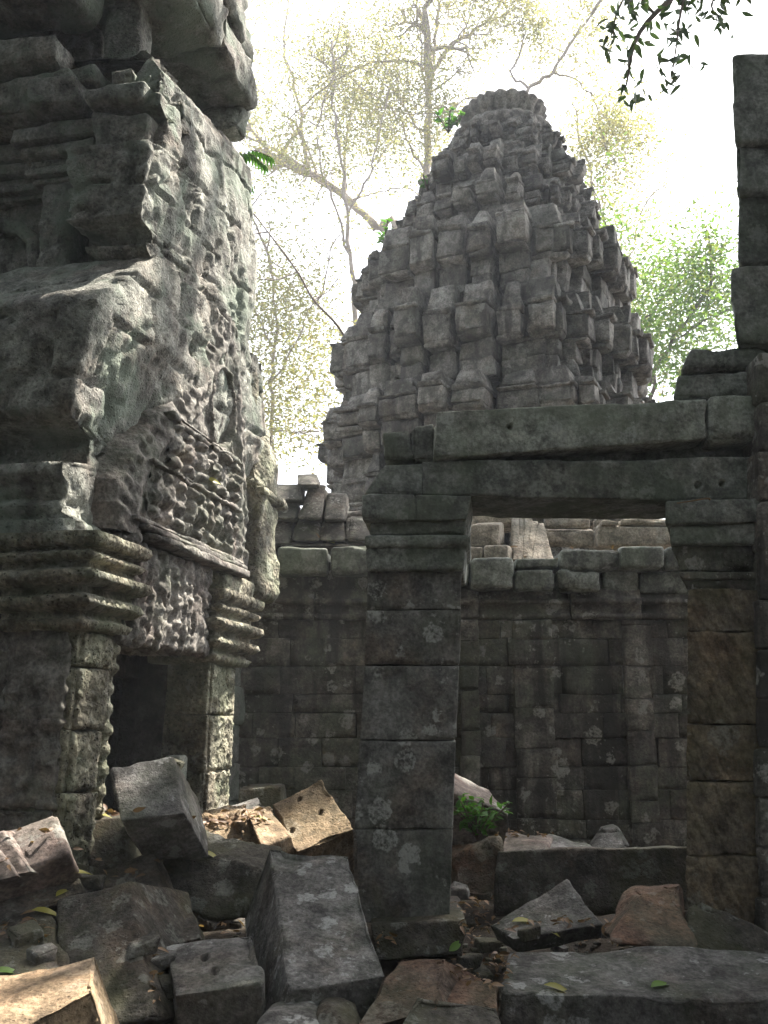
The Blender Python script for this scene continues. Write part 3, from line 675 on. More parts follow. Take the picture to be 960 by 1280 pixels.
# antefix stone at the far corner, catching the sun
mb = MB()
lb(mb, -.5, .06, 2.42, 2.85, 2.55, 3.3, bev=.04, amp=.03, res=.04, chip=.08, s=920, big=.03)
lb(mb, -.5, .10, 2.4, 2.95, 3.28, 3.36, bev=.02, amp=.02, res=.04, chip=.05, s=921)
lb(mb, -.6, .05, 2.38, 2.85, 3.34, 3.9, bev=.05, amp=.03, res=.04, chip=.1, s=922, big=.03)
lb(mb, -.7, -.02, 2.3, 2.65, 3.85, 4.35, bev=.05, amp=.03, res=.04, chip=.1, s=923, big=.03)
mb.build('antefix', M['pilaster'], G)
# lower storey wall above the capitals
def rocky(s, joint=True, k=1.):
    def d(X, Nn):
        o = k*(.04*fbm(X, 1.6, 3, s)+.02*fbm(X, 5, 4, s+1)+.012*fbm(X, 19, 2, s+2))
        o = o-k*.05*sstep(.35, .8, fbm(X, 2.6, 3, s+4))-k*.03*sstep(.1, .0, np.abs(fbm(X, 2.1, 3, s+9)))+k*.018*sstep(.1, .4, fbm(X*np.array([1, 1, .35]), 9, 2, s+12))
        if joint:
            Y = X+.04*np.stack([fbm(X, 3, 2, s+7)]*3, -1); zc = Y[..., 2]/.34; row = np.floor(zc); fz = np.abs(zc-row-.5)
            al = (Y[..., 1]-Y[..., 0])/.62+.37*row; fa = np.abs(al-np.floor(al)-.5)
            o = o-.035*sstep(.462, .49, fz)-.035*sstep(.474, .492, fa)
        return o
    return d
prA = [(2.5, .12), (2.6, .12), (2.61, .06), (2.68, .09), (2.7, .06), (2.8, .05), (2.84, .1), (2.9, .1), (2.92, -.02), (2.95, -.16), (3.12, -.2), (3.16, .02), (3.2, .07), (3.8, .04), (3.86, .0), (3.92, -.12), (4.35, -.62)]
prB = [(2.5, .06), (2.62, .05), (2.64, .0), (3.1, .0), (3.4, .02), (3.8, .1), (4.35, .1)]
zsA, fA = zline(prA, .024); _, fB = zline(prB)
mb = MB(); sweep(mb, [(-2.6, 0), (-.11, 0), (-.06, 2.42), (-1.2, 2.42)][::-1], zsA, lambda i, z: fA(z) if i == 2 else fB(z), W, res=.024, amp=.006, s=11, disp=rocky(20, k=.66))
mb.build('lower_wall', M['gate'], G)
# upper storey
prC = [(3.95, -.36), (4.1, -.3), (4.16, -.22), (4.2, -.16), (4.23, -.2), (4.26, -.12), (4.32, -.1), (4.36, -.02), (4.4, .0), (4.43, -.08), (4.5, -.06), (4.52, .06), (4.54, .09), (5.0, .08), (5.03, .0), (5.05, -.14), (5.3, -.2), (5.33, -.08), (5.5, -.1), (5.75, -.22)]
prD = [(3.95, .0), (5.2, .0), (5.6, -.03), (5.75, -.14), (5.82, -.4), (5.83, -.8)]
zsC = sorted(set(zline(prC, .028)[0]+zline(prD, .028)[0])); fC = zline(prC)[1]; fD = zline(prD)[1]
mb = MB(); sweep(mb, [(-.42, 1.1), (-.42, .5), (.0, .5), (.0, 2.3), (-1.2, 2.3)][::-1], zsC, lambda i, z: fC(z) if i in (2, 3) else fD(z), lambda X: W(X+np.stack([0*X[..., 0], 0*X[..., 0], .17*np.clip(X[..., 1]-.5, 0, 2)*sstep(4.6, 5.8, X[..., 2])], -1)), res=.028, amp=.006, s=12, disp=rocky(40, k=.72))
mb.build('upper_wall', M['gate'], G)
mb = MB()   # wall of the upper storey facing the viewer with engaged pilaster and niche
lb(mb, -3, -.35, .98, 1.6, 4.1, 5.9, bev=.02, amp=.02, res=.05, s=930)
lb(mb, -.88, -.66, .74, 1.05, 4.25, 5.0, bev=.015, amp=.01, res=.03, s=931, carve=crv(.008, 12, 2))
for i, (a, z0, z1) in enumerate([(.03, 5.0, 5.04), (.07, 5.045, 5.1), (.04, 5.105, 5.16), (.1, 5.165, 5.24), (.14, 5.25, 5.36)]):
    lb(mb, -.92-a, -.6+a, .76-a, 1.1, z0, z1, bev=.012, amp=.008, res=.04, s=932+i)
    lb(mb, -2.6, -.9-a, .92-a, 1.1, z0, z1, bev=.012, amp=.008, res=.05, s=942+i)
tube(mb, W(np.array([(-.98, .94, 4.2), (-.99, .93, 4.55), (-1.04, .93, 4.72), (-1.15, .93, 4.82), (-1.3, .93, 4.84)])), .055, 8, noise=.4)
mb.build('niche_wall', M['gate'], G)
mb = MB()   # tumbled cornice blocks
for i, a in enumerate([(-.45, -.05, .55, .95, 5.06, 5.32), (-.5, -.1, .5, .8, 5.34, 5.48), (-.36, -.16, .55, .78, 5.49, 5.64), (-.25, -.1, .62, .85, 5.5, 5.6), (-1.9, -.62, .55, 1.0, 5.4, 5.68), (-2.4, -.7, .48, 1.0, 5.69, 5.95), (-.9, -.55, .5, .9, 5.4, 5.62), (-.75, -.5, .62, .95, 5.63, 5.75), (-.12, .02, .85, 1.02, 5.42, 5.6)]):
    lb(mb, *a, bev=.03, amp=.015, res=.035, chip=.06, s=960+i, jit=.03, big=.01)
mb.build('cornice', M['gate'], G)
mb = MB(); lb(mb, -.62, -.36, .92, 1.14, 5.7, 6.6, bev=.03, amp=.015, res=.04, chip=.05, s=970); lb(mb, -2.6, -.75, 1.05, 2.1, 5.7, 7.2, bev=.05, amp=.05, res=.08, chip=.1, s=971)
lb(mb, -1.0, -.6, 1.55, 1.75, 5.7, 6.5, bev=.03, amp=.02, res=.05, s=972)
mb.build('recess', M['gate'], G)
mb = MB()
for i, a in enumerate([(-2.2, .04, .8, 1.5, 6.38, 6.75), (-2.2, .02, 1.5, 2.2, 6.36, 6.75), (-2.2, .0, .85, 1.9, 6.76, 7.2), (-2.2, -.03, 1.9, 2.25, 6.76, 7.2), (-2.2, -.04, .9, 2.2, 7.21, 7.8), (-1.5, -.05, 2.05, 2.3, 6.1, 6.37), (-2.4, -.6, .3, .85, 6.2, 6.9)]):
    lb(mb, *a, bev=.05, amp=.035, res=.05, chip=.1, s=980+i, jit=.03, big=.03)
mb.build('overhanging_cornice', M['gate'], G)

# ------------------------------------------------------------------ fallen blocks
RUB = 'fallen temple blocks strewn in front of the ruin'
def rub(name, label, mat, blocks, cat='block', **kw):
    mb = MB(); k = dict(bev=.011, amp=.009, res=.02, chip=.06, big=.016, jit=.015); k.update(kw)
    for i, (q, ex) in enumerate(blocks): quadblock(mb, q, ex, s=int(abs(q[0][0])*7+q[0][1]*3+i), **k)
    v = np.concatenate(mb.v); o = np.array([v[:, 0].mean(), v[:, 1].mean(), v[:, 2].min()])
    return tag(mb.build(name, M[mat], origin=o), label, cat, RUB)
rub('stone_block', 'grey block tilted up in front of the doorway with a band of pale lichen rings', 'grey', [([(143, 964, 5.15), (217, 943, 5.2), (233, 1014, 4.95), (151, 1024, 4.9)], (.06, .34, -.25))])
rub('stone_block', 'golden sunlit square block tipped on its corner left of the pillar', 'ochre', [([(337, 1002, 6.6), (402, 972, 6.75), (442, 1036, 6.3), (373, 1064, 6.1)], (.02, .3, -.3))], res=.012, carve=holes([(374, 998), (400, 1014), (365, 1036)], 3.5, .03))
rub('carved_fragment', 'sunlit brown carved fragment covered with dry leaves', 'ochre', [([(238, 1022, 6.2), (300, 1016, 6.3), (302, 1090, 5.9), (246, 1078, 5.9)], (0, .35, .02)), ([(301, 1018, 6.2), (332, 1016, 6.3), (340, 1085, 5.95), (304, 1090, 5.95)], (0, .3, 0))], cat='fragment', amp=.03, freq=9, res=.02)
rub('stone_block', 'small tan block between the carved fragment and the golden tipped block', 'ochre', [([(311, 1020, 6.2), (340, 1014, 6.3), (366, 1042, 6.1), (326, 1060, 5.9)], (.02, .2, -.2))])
rub('stone_slab', 'flat dark grey slab lying behind the leafy carved fragment', 'grey', [([(272, 1010, 6.9), (325, 993, 7.0), (337, 1012, 6.6), (285, 1024, 6.5)], (0, .1, -.2))])
rub('carved_block', 'long dark carved block lying below the leafy fragment', 'dark', [([(216, 1066, 5.4), (330, 1088, 5.25), (322, 1152, 5.1), (196, 1130, 5.2)], (.05, .35, .06))], amp=.02, freq=8, res=.02)
rub('stone_block', 'large pale grey slab-like block leaning against the foot of the pillar', 'grey', [([(338, 1058, 5.05), (438, 1067, 4.95), (482, 1216, 4.15), (360, 1243, 4.1)], (-.14, .12, -.36))], res=.02)
rub('stone_block', 'grey block with two small holes in its top in front of the leaning slab', 'grey', [([(201, 1181, 4.5), (317, 1165, 4.5), (333, 1232, 4.1), (222, 1243, 4.08)], (-.03, .12, -.4))], res=.011, carve=holes([(257, 1195), (268, 1212)], 5))
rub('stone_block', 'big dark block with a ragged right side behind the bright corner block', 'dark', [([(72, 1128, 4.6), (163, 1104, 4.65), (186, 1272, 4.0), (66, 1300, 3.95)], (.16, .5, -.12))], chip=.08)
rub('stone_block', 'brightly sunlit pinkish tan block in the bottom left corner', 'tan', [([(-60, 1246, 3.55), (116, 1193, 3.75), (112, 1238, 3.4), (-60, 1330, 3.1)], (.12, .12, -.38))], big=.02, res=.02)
rub('grooved_block', 'grooved moulded block lying at the left border below the pilaster', 'pink', [([(-30, 1056, 4.75), (66, 1022, 4.85), (82, 1070, 4.6), (-30, 1114, 4.5)], (.02, .25, -.18)), ([(-40, 1050, 4.7), (4, 1040, 4.7), (40, 1092, 4.52), (-30, 1108, 4.5)], (0, .1, -.03)), ([(-40, 1075, 4.6), (0, 1062, 4.6), (20, 1097, 4.45), (-30, 1112, 4.45)], (0, .1, -.03))])
rub('stone_slab', 'dark slab wedged under the grooved block at the left border', 'dark', [([(-30, 1120, 4.7), (98, 1082, 4.9), (100, 1120, 4.7), (-30, 1165, 4.4)], (.05, .4, -.1))])
rub('rough_boulder', 'low rough dark boulder at the left border with a leaf on it', 'dark', [([(-40, 1160, 4.5), (62, 1128, 4.6), (78, 1225, 4.1), (-40, 1260, 3.9)], (.02, .3, -.2))], big=.03, amp=.02)
rub('stone_block', 'small dark chunk above the block with two holes', 'dark', [([(184, 1158, 4.9), (238, 1138, 4.95), (247, 1175, 4.7), (196, 1186, 4.6)], (.03, .2, -.15))])
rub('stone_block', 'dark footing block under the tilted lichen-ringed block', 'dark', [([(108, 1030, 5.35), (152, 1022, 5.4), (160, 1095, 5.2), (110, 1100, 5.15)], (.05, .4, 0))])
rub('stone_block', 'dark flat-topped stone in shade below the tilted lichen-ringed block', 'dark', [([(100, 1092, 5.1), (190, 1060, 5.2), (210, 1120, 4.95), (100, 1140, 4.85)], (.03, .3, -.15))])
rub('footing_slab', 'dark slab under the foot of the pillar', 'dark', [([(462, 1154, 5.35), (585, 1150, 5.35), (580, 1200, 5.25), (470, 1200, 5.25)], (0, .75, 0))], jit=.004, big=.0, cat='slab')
rub('stone_block', 'dark brown ridged block at the bottom middle between leaning slab and long slab', 'rust', [([(490, 1195, 4.3), (560, 1198, 4.25), (545, 1262, 3.95), (440, 1290, 3.85)], (.22, .2, -.16)), ([(560, 1210, 4.3), (622, 1232, 4.2), (624, 1290, 4.0), (540, 1275, 3.95)], (.02, .3, -.1))], chip=.06)
rub('rough_rock', 'low dark rock in front of the ridged brown block at the bottom edge', 'dark', [([(520, 1246, 4.0), (620, 1256, 4.0), (640, 1330, 3.7), (470, 1330, 3.65)], (0, .2, -.05))], big=.04)
rub('rough_rock', 'low rounded grey rock at the bottom edge under the leaning slab', 'grey', [([(330, 1268, 3.95), (392, 1266, 3.95), (420, 1330, 3.7), (290, 1330, 3.7)], (0, .25, 0))], big=.03, bev=.06)
rub('rough_rock', 'small dark rounded rock at the bottom edge, right of the rounded grey one', 'dark', [([(398, 1264, 4.0), (440, 1262, 4.0), (462, 1330, 3.8), (400, 1330, 3.8)], (0, .25, 0))], big=.03, bev=.06)
rub('stone_slab', 'long flat slab across the bottom right corner with two leaves on top', 'grey', [([(633, 1184, 4.75), (1010, 1190, 4.75), (1010, 1252, 4.22), (622, 1240, 4.22)], (0, .05, -.35))], res=.025, amp=.012, big=.012)
rub('rough_boulder', 'rough reddish brown boulder leaning against the pier', 'rust', [([(792, 1112, 5.1), (862, 1100, 5.15), (880, 1190, 4.75), (760, 1180, 4.75)], (.06, .4, -.05))], big=.05, amp=.02, bev=.05)
rub('rough_boulder', 'black shaded rock at the foot of the pier', 'dark', [([(868, 1120, 5.0), (960, 1168, 4.95), (1000, 1215, 4.8), (850, 1200, 4.8)], (.02, .3, -.1))], big=.04, bev=.05)
rub('stone_slab', 'tilted flat stone with a leaning top edge in front of the long beam-like block', 'grey', [([(612, 1152, 5.35), (712, 1102, 5.45), (750, 1152, 5.2), (640, 1175, 5.1)], (.03, .1, -.1))])
rub('stone_block', 'long straight-edged dark block lying across the opening at the back', 'dark', [([(622, 1064, 6.2), (900, 1057, 6.2), (900, 1140, 6.1), (618, 1146, 6.1)], (0, .14, -.02))], jit=.006, res=.03, chip=.035)
rub('rough_boulder', 'reddish crumbling rock just right of the pillar', 'rust', [([(562, 1068, 6.3), (628, 1048, 6.3), (640, 1125, 6.1), (562, 1135, 6.0)], (0, .3, 0))], big=.06, amp=.03, bev=.05)
rub('stone_block', 'block with sunlit sloping top right of the pillar behind the green plant', 'pink', [([(566, 963, 6.75), (612, 985, 6.75), (637, 1019, 6.4), (568, 994, 6.4)], (-.03, .12, -.3))], jit=.004)
rub('stone_slab', 'thin stone plate strewn with dry leaves behind the long dark block', 'pink', [([(612, 1042, 6.9), (690, 1044, 6.9), (680, 1064, 6.5), (620, 1066, 6.5)], (0, .03, -.12))])
rub('stone_slab', 'pale flat pointed slab behind the middle of the long dark block', 'grey', [([(684, 1044, 7.0), (742, 1056, 6.9), (735, 1066, 6.5), (664, 1066, 6.5)], (0, .03, -.12))])
rub('rough_rock', 'rounded pale grey rock at the foot of the courtyard wall', 'grey', [([(752, 1038, 7.4), (780, 1032, 7.4), (800, 1066, 7.2), (738, 1066, 7.2)], (0, .25, 0))], big=.03, bev=.06)
rub('stone_block', 'low dark block at the wall foot left of the golden tipped block', 'dark', [([(300, 985, 7.4), (352, 982, 7.4), (352, 1030, 7.3), (296, 1030, 7.3)], (0, .3, 0))])

SC.view_layers[0].update()
# ------------------------------------------------------------------ trees
def leaves(mb, C, size, droop=.3, aspect=.42, fold=.12):
    C = np.asarray(C, float); n = len(C)
    d = rng.normal(size=(n, 3)); d[:, 2] = d[:, 2]*.6-droop; d /= np.linalg.norm(d, axis=1)[:, None]
    a = rng.normal(size=(n, 3)); a -= d*(a*d).sum(1)[:, None]; a /= np.linalg.norm(a, axis=1)[:, None]
    b = np.cross(d, a); L = size*rng.uniform(.6, 1.25, n)[:, None]; Wd = L*aspect*.5
    v = np.stack([C, C+d*L*.45+a*Wd+b*L*fold, C+d*L, C+d*L*.45-a*Wd+b*L*fold], 1)
    mb.add(v.reshape(-1, 3), np.arange(n*4).reshape(n, 4))
def grow(mb, p, d, L, r, depth, tips, bend=.4, up=.1, kids=3):
    n = 5; pts = [p]; d = d/np.linalg.norm(d)
    for i in range(n):
        d = d+rng.normal(size=3)*bend*.5+np.array([0, 0, up*.3]); d /= np.linalg.norm(d); pts.append(pts[-1]+d*L/n)
    pts = np.array(pts); tube(mb, smooth(pts, 2), np.linspace(r, r*.45, 2*n+1), 5 if r > .03 else 4, cap=False)
    if depth == 0:
        tips.extend([pts[-1], pts[3], pts[4]]); return
    for k in range(kids):
        i = random.choice([2, 3, 4, 5]); q = pts[i]; nd = d*.6+rng.normal(size=3)*.7
        grow(mb, q, nd, L*random.uniform(.5, .75), r*.5, depth-1, tips, bend, up, kids)
    tips.append(pts[-1])
def tree(name, label, limbs, leafmat_, barkmat, Y, depth=2, kids=3, L=2.2, per=10, spread=.35, size=.14, base=None, extra=None):
    P0 = at(*limbs[0][0][0]) if len(limbs[0][0][0]) == 3 else at(*limbs[0][0][0], Y)
    root = np.array([P0[0], P0[1], float(gz(P0[0], P0[1]))])
    t = empty(name, root, label, 'tree', 'trees behind the ruin')
    mb = MB(); tips = []
    for li, (pp, r0, r1) in enumerate(limbs):
        pts = [at(*(a if len(a) == 3 else (*a, Y))) for a in pp]
        if li == 0: pts = [root]+pts
        S = smooth(pts, 5); S[1:] += rng.normal(size=S[1:].shape)*.03; rr = np.linspace(r0, r1, len(S))*.55; tube(mb, S, rr, 8, cap=False, noise=.25, s=li)
        nb = max(3, len(S)//3) if li else 2
        for k in range(nb):
            i = random.randint(len(S)//3 if li else int(len(S)*.75), len(S)-1)
            T = S[min(i+1, len(S)-1)]-S[i-1]; T /= np.linalg.norm(T)+1e-9
            grow(mb, S[i], T*.7+rng.normal(size=3)*.6, L*random.uniform(.5, 1.1), max(.012, rr[i]*.5), depth-1, tips, kids=kids)
        grow(mb, S[-1], S[-1]-S[-2], L, r1, depth-1, tips, kids=kids)
    mb.build('trunk', M[barkmat], t)
    tips = np.array(tips); C = np.repeat(tips, per, 0); C = C+rng.normal(size=C.shape)*spread
    if extra is not None: C = np.concatenate([C, extra])
    mb = MB(); leaves(mb, C, size); mb.build('crown', M[leafmat_], t)
    return t
def cloud(n, cx, cy, rx, ry, Y, dy):
    """leaf clumps scattered through a volume centred on a direction"""
    k = max(3, n//60); out = []
    for i in range(k):
        a = rng.uniform(0, 6.28); rr = math.sqrt(rng.uniform(0, 1)); c = at(cx+rx*rr*math.cos(a), cy+ry*rr*math.sin(a), Y+rng.uniform(-dy, dy))
        out.append(c+rng.normal(size=(n//k, 3))*np.array([.7, .7, .4])*Y/28)
    return np.concatenate(out)
tree('pale_tree', 'tall pale-barked tree forking high just left of the tower top', [([(528, 300), (534, 200), (537, 95)], .26, .17), ([(537, 95), (560, 60), (590, 40), (618, 15), (640, -40)], .13, .05), ([(537, 95), (520, 78), (490, 76), (455, 82), (420, 100)], .1, .04), ([(537, 95), (545, 50), (548, 10), (552, -40)], .11, .05), ([(534, 170), (515, 150), (495, 120), (470, 95)], .08, .03), ([(531, 215), (510, 180), (500, 150), (482, 130)], .07, .03)],
     'leaf_pale', 'bark', 27, depth=3, kids=4, L=1.9, per=8, spread=.28, size=.12, extra=np.concatenate([cloud(2200, 480, 65, 90, 60, 27, 2), cloud(1500, 590, 60, 100, 60, 28, 2)]))
tree('pale_tree', 'bare pale tree with a thick limb leaning left between gatehouse and tower', [([(500, 330), (470, 285), (430, 245), (385, 215)], .3, .2), ([(385, 215), (378, 170), (372, 120), (355, 60), (360, 0)], .14, .05), ([(385, 215), (350, 190), (310, 172), (270, 165)], .12, .05), ([(430, 245), (432, 190), (440, 130), (455, 100)], .1, .04), ([(400, 225), (372, 160), (340, 130), (310, 100)], .08, .03), ([(440, 250), (470, 240), (500, 235), (520, 240)], .06, .03)],
     'leaf_pale', 'bark', 31, depth=3, kids=4, L=2.0, per=7, spread=.3, size=.12, extra=cloud(3600, 400, 170, 120, 160, 31, 3))
tree('slender_tree', 'slim grey tree with upright stem standing behind the leaning limb', [([(445, 420), (438, 330), (432, 260), (425, 190), (415, 120)], .14, .06), ([(438, 320), (415, 250), (400, 200), (398, 150)], .07, .03), ([(434, 270), (460, 220), (470, 180), (480, 140)], .06, .03)],
     'leaf_pale', 'bark', 25, depth=3, kids=3, L=1.6, per=9, spread=.28, size=.12)
tree('pale_tree', 'pale tree rising behind the tower top with a limb curving up to the right', [([(640, 260), (650, 160), (662, 112), (690, 90), (712, 55), (740, 20)], .16, .06), ([(662, 112), (640, 90), (655, 50), (650, 0)], .08, .03), ([(690, 90), (720, 100), (745, 130), (750, 160)], .06, .03), ([(650, 160), (600, 120), (560, 140)], .07, .03)],
     'leaf_pale', 'bark', 26, depth=3, kids=4, L=1.6, per=13, spread=.28, size=.12, extra=np.concatenate([cloud(1500, 735, 190, 45, 80, 27, 2), cloud(900, 700, 70, 70, 60, 27, 2)]))
tree('leafy_tree', 'bright yellow-green leafy tree right of the tower', [([(800, 620), (815, 480), (838, 430), (870, 385)], .14, .06), ([(815, 480), (790, 420), (775, 350), (760, 290)], .08, .03), ([(838, 430), (880, 400), (905, 390)], .06, .03), ([(790, 420), (830, 370), (850, 340)], .05, .02)],
     'leaf_green', 'darkbark', 24, depth=2, kids=3, L=1.6, per=22, spread=.3, size=.15, extra=cloud(8000, 845, 395, 75, 80, 24, 2))
tree('leafy_tree', 'thin-leaved olive tree hugging the right flank of the tower', [([(770, 500), (765, 380), (750, 280), (735, 200)], .12, .05), ([(765, 380), (790, 320), (800, 270)], .06, .03), ([(790, 480), (820, 450), (835, 460)], .05, .03)],
     'leaf_pale', 'bark', 29, depth=2, kids=3, L=1.8, per=12, spread=.35, size=.14, extra=cloud(7000, 765, 320, 42, 190, 29, 2))
tree('leafy_tree', 'low yellowish tree behind the gap between gatehouse and tower', [([(345, 640), (341, 560), (338, 480), (345, 400), (340, 340)], .12, .05), ([(338, 480), (370, 430), (390, 380)], .06, .03), ([(341, 540), (380, 540), (420, 535)], .05, .02), ([(340, 430), (315, 380), (300, 340)], .05, .02)],
     'leaf_pale', 'bark', 23, depth=2, kids=3, L=1.6, per=12, spread=.4, size=.12, extra=np.concatenate([cloud(9000, 355, 460, 65, 100, 23, 2), cloud(2200, 340, 330, 60, 60, 24, 2)]))
# slender bough from the gatehouse side
mb = MB(); S = smooth([at(*p) for p in [(262, 180, 13), (290, 215, 13), (305, 250, 13.2), (335, 290, 13.4), (372, 340, 13.8), (392, 375, 14), (430, 420, 14.5), (470, 520, 15)]], 6)
tube(mb, S, np.linspace(.008, .022, len(S)), 6, noise=.3); tips = []
for i in (12, 18, 24, 30): grow(mb, S[i], np.array([.5, .1, .4])*rng.normal(), .8, .012, 1, tips)
o = tag(mb.build('bare_bough', M['bark'], origin=S[-1]), 'thin bare bough slanting across the sky from gatehouse to tower', 'branch')

# ------------------------------------------------------------------ overhanging tree: twigs seen; unseen crown leaves added for shade, gaps shaped for sun
lit = []      # places the photograph shows in direct sun
def L_(p, r): lit.append((np.asarray(p, float), r))
L_(at(60, 1225, 3.6), .42); L_(at(10, 1260, 3.5), .4); L_(at(390, 1015, 6.4), .33); L_(at(300, 1045, 6.1), .38); L_(at(265, 1045, 6.1), .3); L_(at(600, 990, 6.6), .22); L_(at(45, 1050, 4.7), .16)
for z in (.85, 1.1, 1.35, 1.6, 1.85, 2.1, 2.35): L_(W(np.array([0, .2, z])), .27)
for z in (1.0, 1.3, 1.6, 1.9, 2.2): L_(W(np.array([0, 2.15, z])), .25)
for u, z in [(2.7, 2.7), (2.7, 3.2), (2.7, 3.7), (.6, 3.1), (1.9, 2.8), (1.4, 2.85), (1.0, 2.3), (1.2, 2.2)]: L_(W(np.array([.05, u, z])), .2)
for n_, u, z, r in [(-.3, .7, 5.2, .3), (-.1, .6, 5.5, .25), (0, 1.3, 4.7, .3), (0, 1.9, 5.3, .35), (0, 1.0, 3.9, .28), (-.1, .25, 3.4, .25), (0, .9, 5.5, .3), (-.7, .8, 5.6, .35), (-.4, 1.0, 6.2, .25), (0, 1.6, 3.9, .2), (0, 2.2, 4.6, .25)]: L_(W(np.array([n_, u, z])), r)
def keep(C, grow_=.12):
    ok = np.ones(len(C), bool)
    for p, r in lit:
        d = C-p; tt = d@SUN; ok &= np.linalg.norm(d-tt[:, None]*SUN, axis=1) > r+grow_
    return ok
def inframe(C, pad=25):
    d = C-EYE; fw = d[:, 1]*CP+d[:, 2]*SP; up = -d[:, 1]*SP+d[:, 2]*CP
    px = 480+d[:, 0]/fw*F; py = 640-up/fw*F
    return (fw > 0) & (px > -pad) & (px < 960+pad) & (py > -pad) & (py < 1280+pad)
t = empty('overhanging_tree', (9.5, 14.0, float(gz(9.5, 14.0))), 'dark-leaved tree whose twigs hang into the top right corner of the sky', 'tree')
mb = MB(); tips = []
trunk = smooth([(9.5, 14, .2), (9.3, 14, 4), (9.0, 14, 9), (8.3, 13.6, 14), (7.6, 13.2, 18)], 5); tube(mb, trunk, np.linspace(.5, .22, len(trunk)), 12, noise=.2)
for e in [(4.5, 10.5, 17), (6.5, 16.5, 19), (9.5, 12, 20), (5, 13, 21), (7.5, 18, 22), (3.8, 11.8, 16.5)]:
    S = smooth([trunk[-6], trunk[-3]*.5+np.array(e)*.5+np.array([0, 0, .8]), np.array(e)], 5); tube(mb, S, np.linspace(.17, .04, len(S)), 7)
tw = [[(985, -160, 8.6), (930, -80, 7.8), (860, -20, 7.2), (800, 40, 6.9), (782, 110, 6.8)], [(860, -20, 7.2), (850, 20, 7), (845, 60, 6.9), (840, 95, 6.9)], [(930, -80, 7.8), (900, -20, 7.4), (890, 10, 7.2), (905, 25, 7.1)], [(820, 20, 7), (790, -10, 6.9), (770, 20, 6.8), (766, 55, 6.8)]]
tw[0] = [(1080, -420, 11), (1030, -260, 9.6)]+tw[0]
S0 = smooth([trunk[-8]]+[at(*p) for p in tw[0]], 5); tube(mb, S0, np.linspace(.09, .006, len(S0)), 6); SS = [S0[-14:]]
for q in tw[1:]:
    S = smooth([at(*p) for p in q], 5); tube(mb, S, np.linspace(.014, .004, len(S)), 5); SS.append(S)
mb.build('trunk', M['darkbark'], t)
mb = MB()
n = 9000
Q = np.stack([rng.uniform(-3.2, 3.6, n), rng.uniform(1.8, 8.2, n), rng.uniform(.3, 2.5, n)], -1); q_ = Q-GO; Q = Q[~((q_@GN < -.1) & (q_@GD > -.1))]; C = Q+SUN*rng.uniform(18, 25, len(Q))[:, None]
n2 = 1500; Q2 = W(np.stack([rng.uniform(-.6, .2, n2), rng.uniform(-.3, 2.8, n2), rng.uniform(2.4, 7.5, n2)], -1)); C2 = Q2+SUN*rng.uniform(18, 25, n2)[:, None]
C2 = C2[fbm(C2-SUN*((C2-Q2)@SUN)[:, None], 1.5, 2, 4) > .05]
C = np.concatenate([C, C2]); C = C[keep(C)]; C = C[~inframe(C)]
tt = ((C-GO)@GN)/(SUN@GN); H = C-tt[:, None]*SUN; uu = (H-GO)@GD
onf = (uu > -.2) & (uu < 2.9) & (H[:, 2] > 2.5) & (H[:, 2] < 8)
C = C[~onf | (fbm(H, 1.5, 2, 4) > .1)]
def shade_leaf(n, x0, x1, y0, y1, z0, z1):
    C = np.stack([rng.uniform(x0, x1, n), rng.uniform(y0, y1, n), rng.uniform(z0, z1, n)], -1); C = C[~inframe(C, 60)]; C = C[keep(C, .3)]
    tt = ((C-GO)@GN)/(SUN@GN); H = C-tt[:, None]*SUN; uu = (H-GO)@GD
    onf = (uu > -.2) & (uu < 2.9) & (H[:, 2] > 2.5) & (H[:, 2] < 8)
    return C[~onf | (fbm(H, 1.5, 2, 4) > .1)]
Qt = np.stack([rng.uniform(1.6, 4.6, 2600), rng.uniform(12.2, 16, 2600), rng.uniform(5, 11, 2600)], -1); Ct = Qt+SUN*rng.uniform(16, 24, 2600)[:, None]
Ct = Ct[~inframe(Ct, 60)]; Ct = Ct[keep(Ct, .35)]; ht = Ct-(((Ct-GO)@GN)/(SUN@GN))[:, None]*SUN; Ct = Ct[~((((ht-GO)@GD) > -.2) & (((ht-GO)@GD) < 2.9) & (ht[:, 2] > .6) & (ht[:, 2] < 8) & (fbm(ht, 1.5, 2, 4) < .1))]; leaves(mb, Ct[fbm(Ct-SUN*(Ct@SUN)[:, None], .9, 2, 6) > -.35], .5, aspect=.65)
leaves(mb, shade_leaf(6600, -9, 13, 1.5, 11, 17, 22), .75, aspect=.7)
leaves(mb, C, .34, aspect=.6)
def near_leaf(mb, p, d, nrm, L, wd=.36):
    d = d/np.linalg.norm(d); a = np.cross(d, nrm); a /= np.linalg.norm(a)+1e-9; b = np.cross(a, d)
    tt = np.linspace(0, 1, 7); ww = L*wd*.5*np.sin(np.pi*tt**.8)*(1-.25*tt)+.0005; bend = -.25*L*tt**2
    mid = p+d*(L*tt)[:, None]+b*bend[:, None]; X = np.stack([mid-a*ww[:, None]+b*(ww*.35)[:, None], mid, mid+a*ww[:, None]+b*(ww*.35)[:, None]], 1); grid(mb, X)
for S in SS:
    for i in range(len(S)):
        for k in range(3 if rng.random() < .8 else 1):
            d = np.array([rng.normal()*.7, rng.normal()*.6, -.7+rng.normal()*.45]); near_leaf(mb, S[i]+rng.normal(size=3)*.05, d, rng.normal(size=3), rng.uniform(.08, .15))
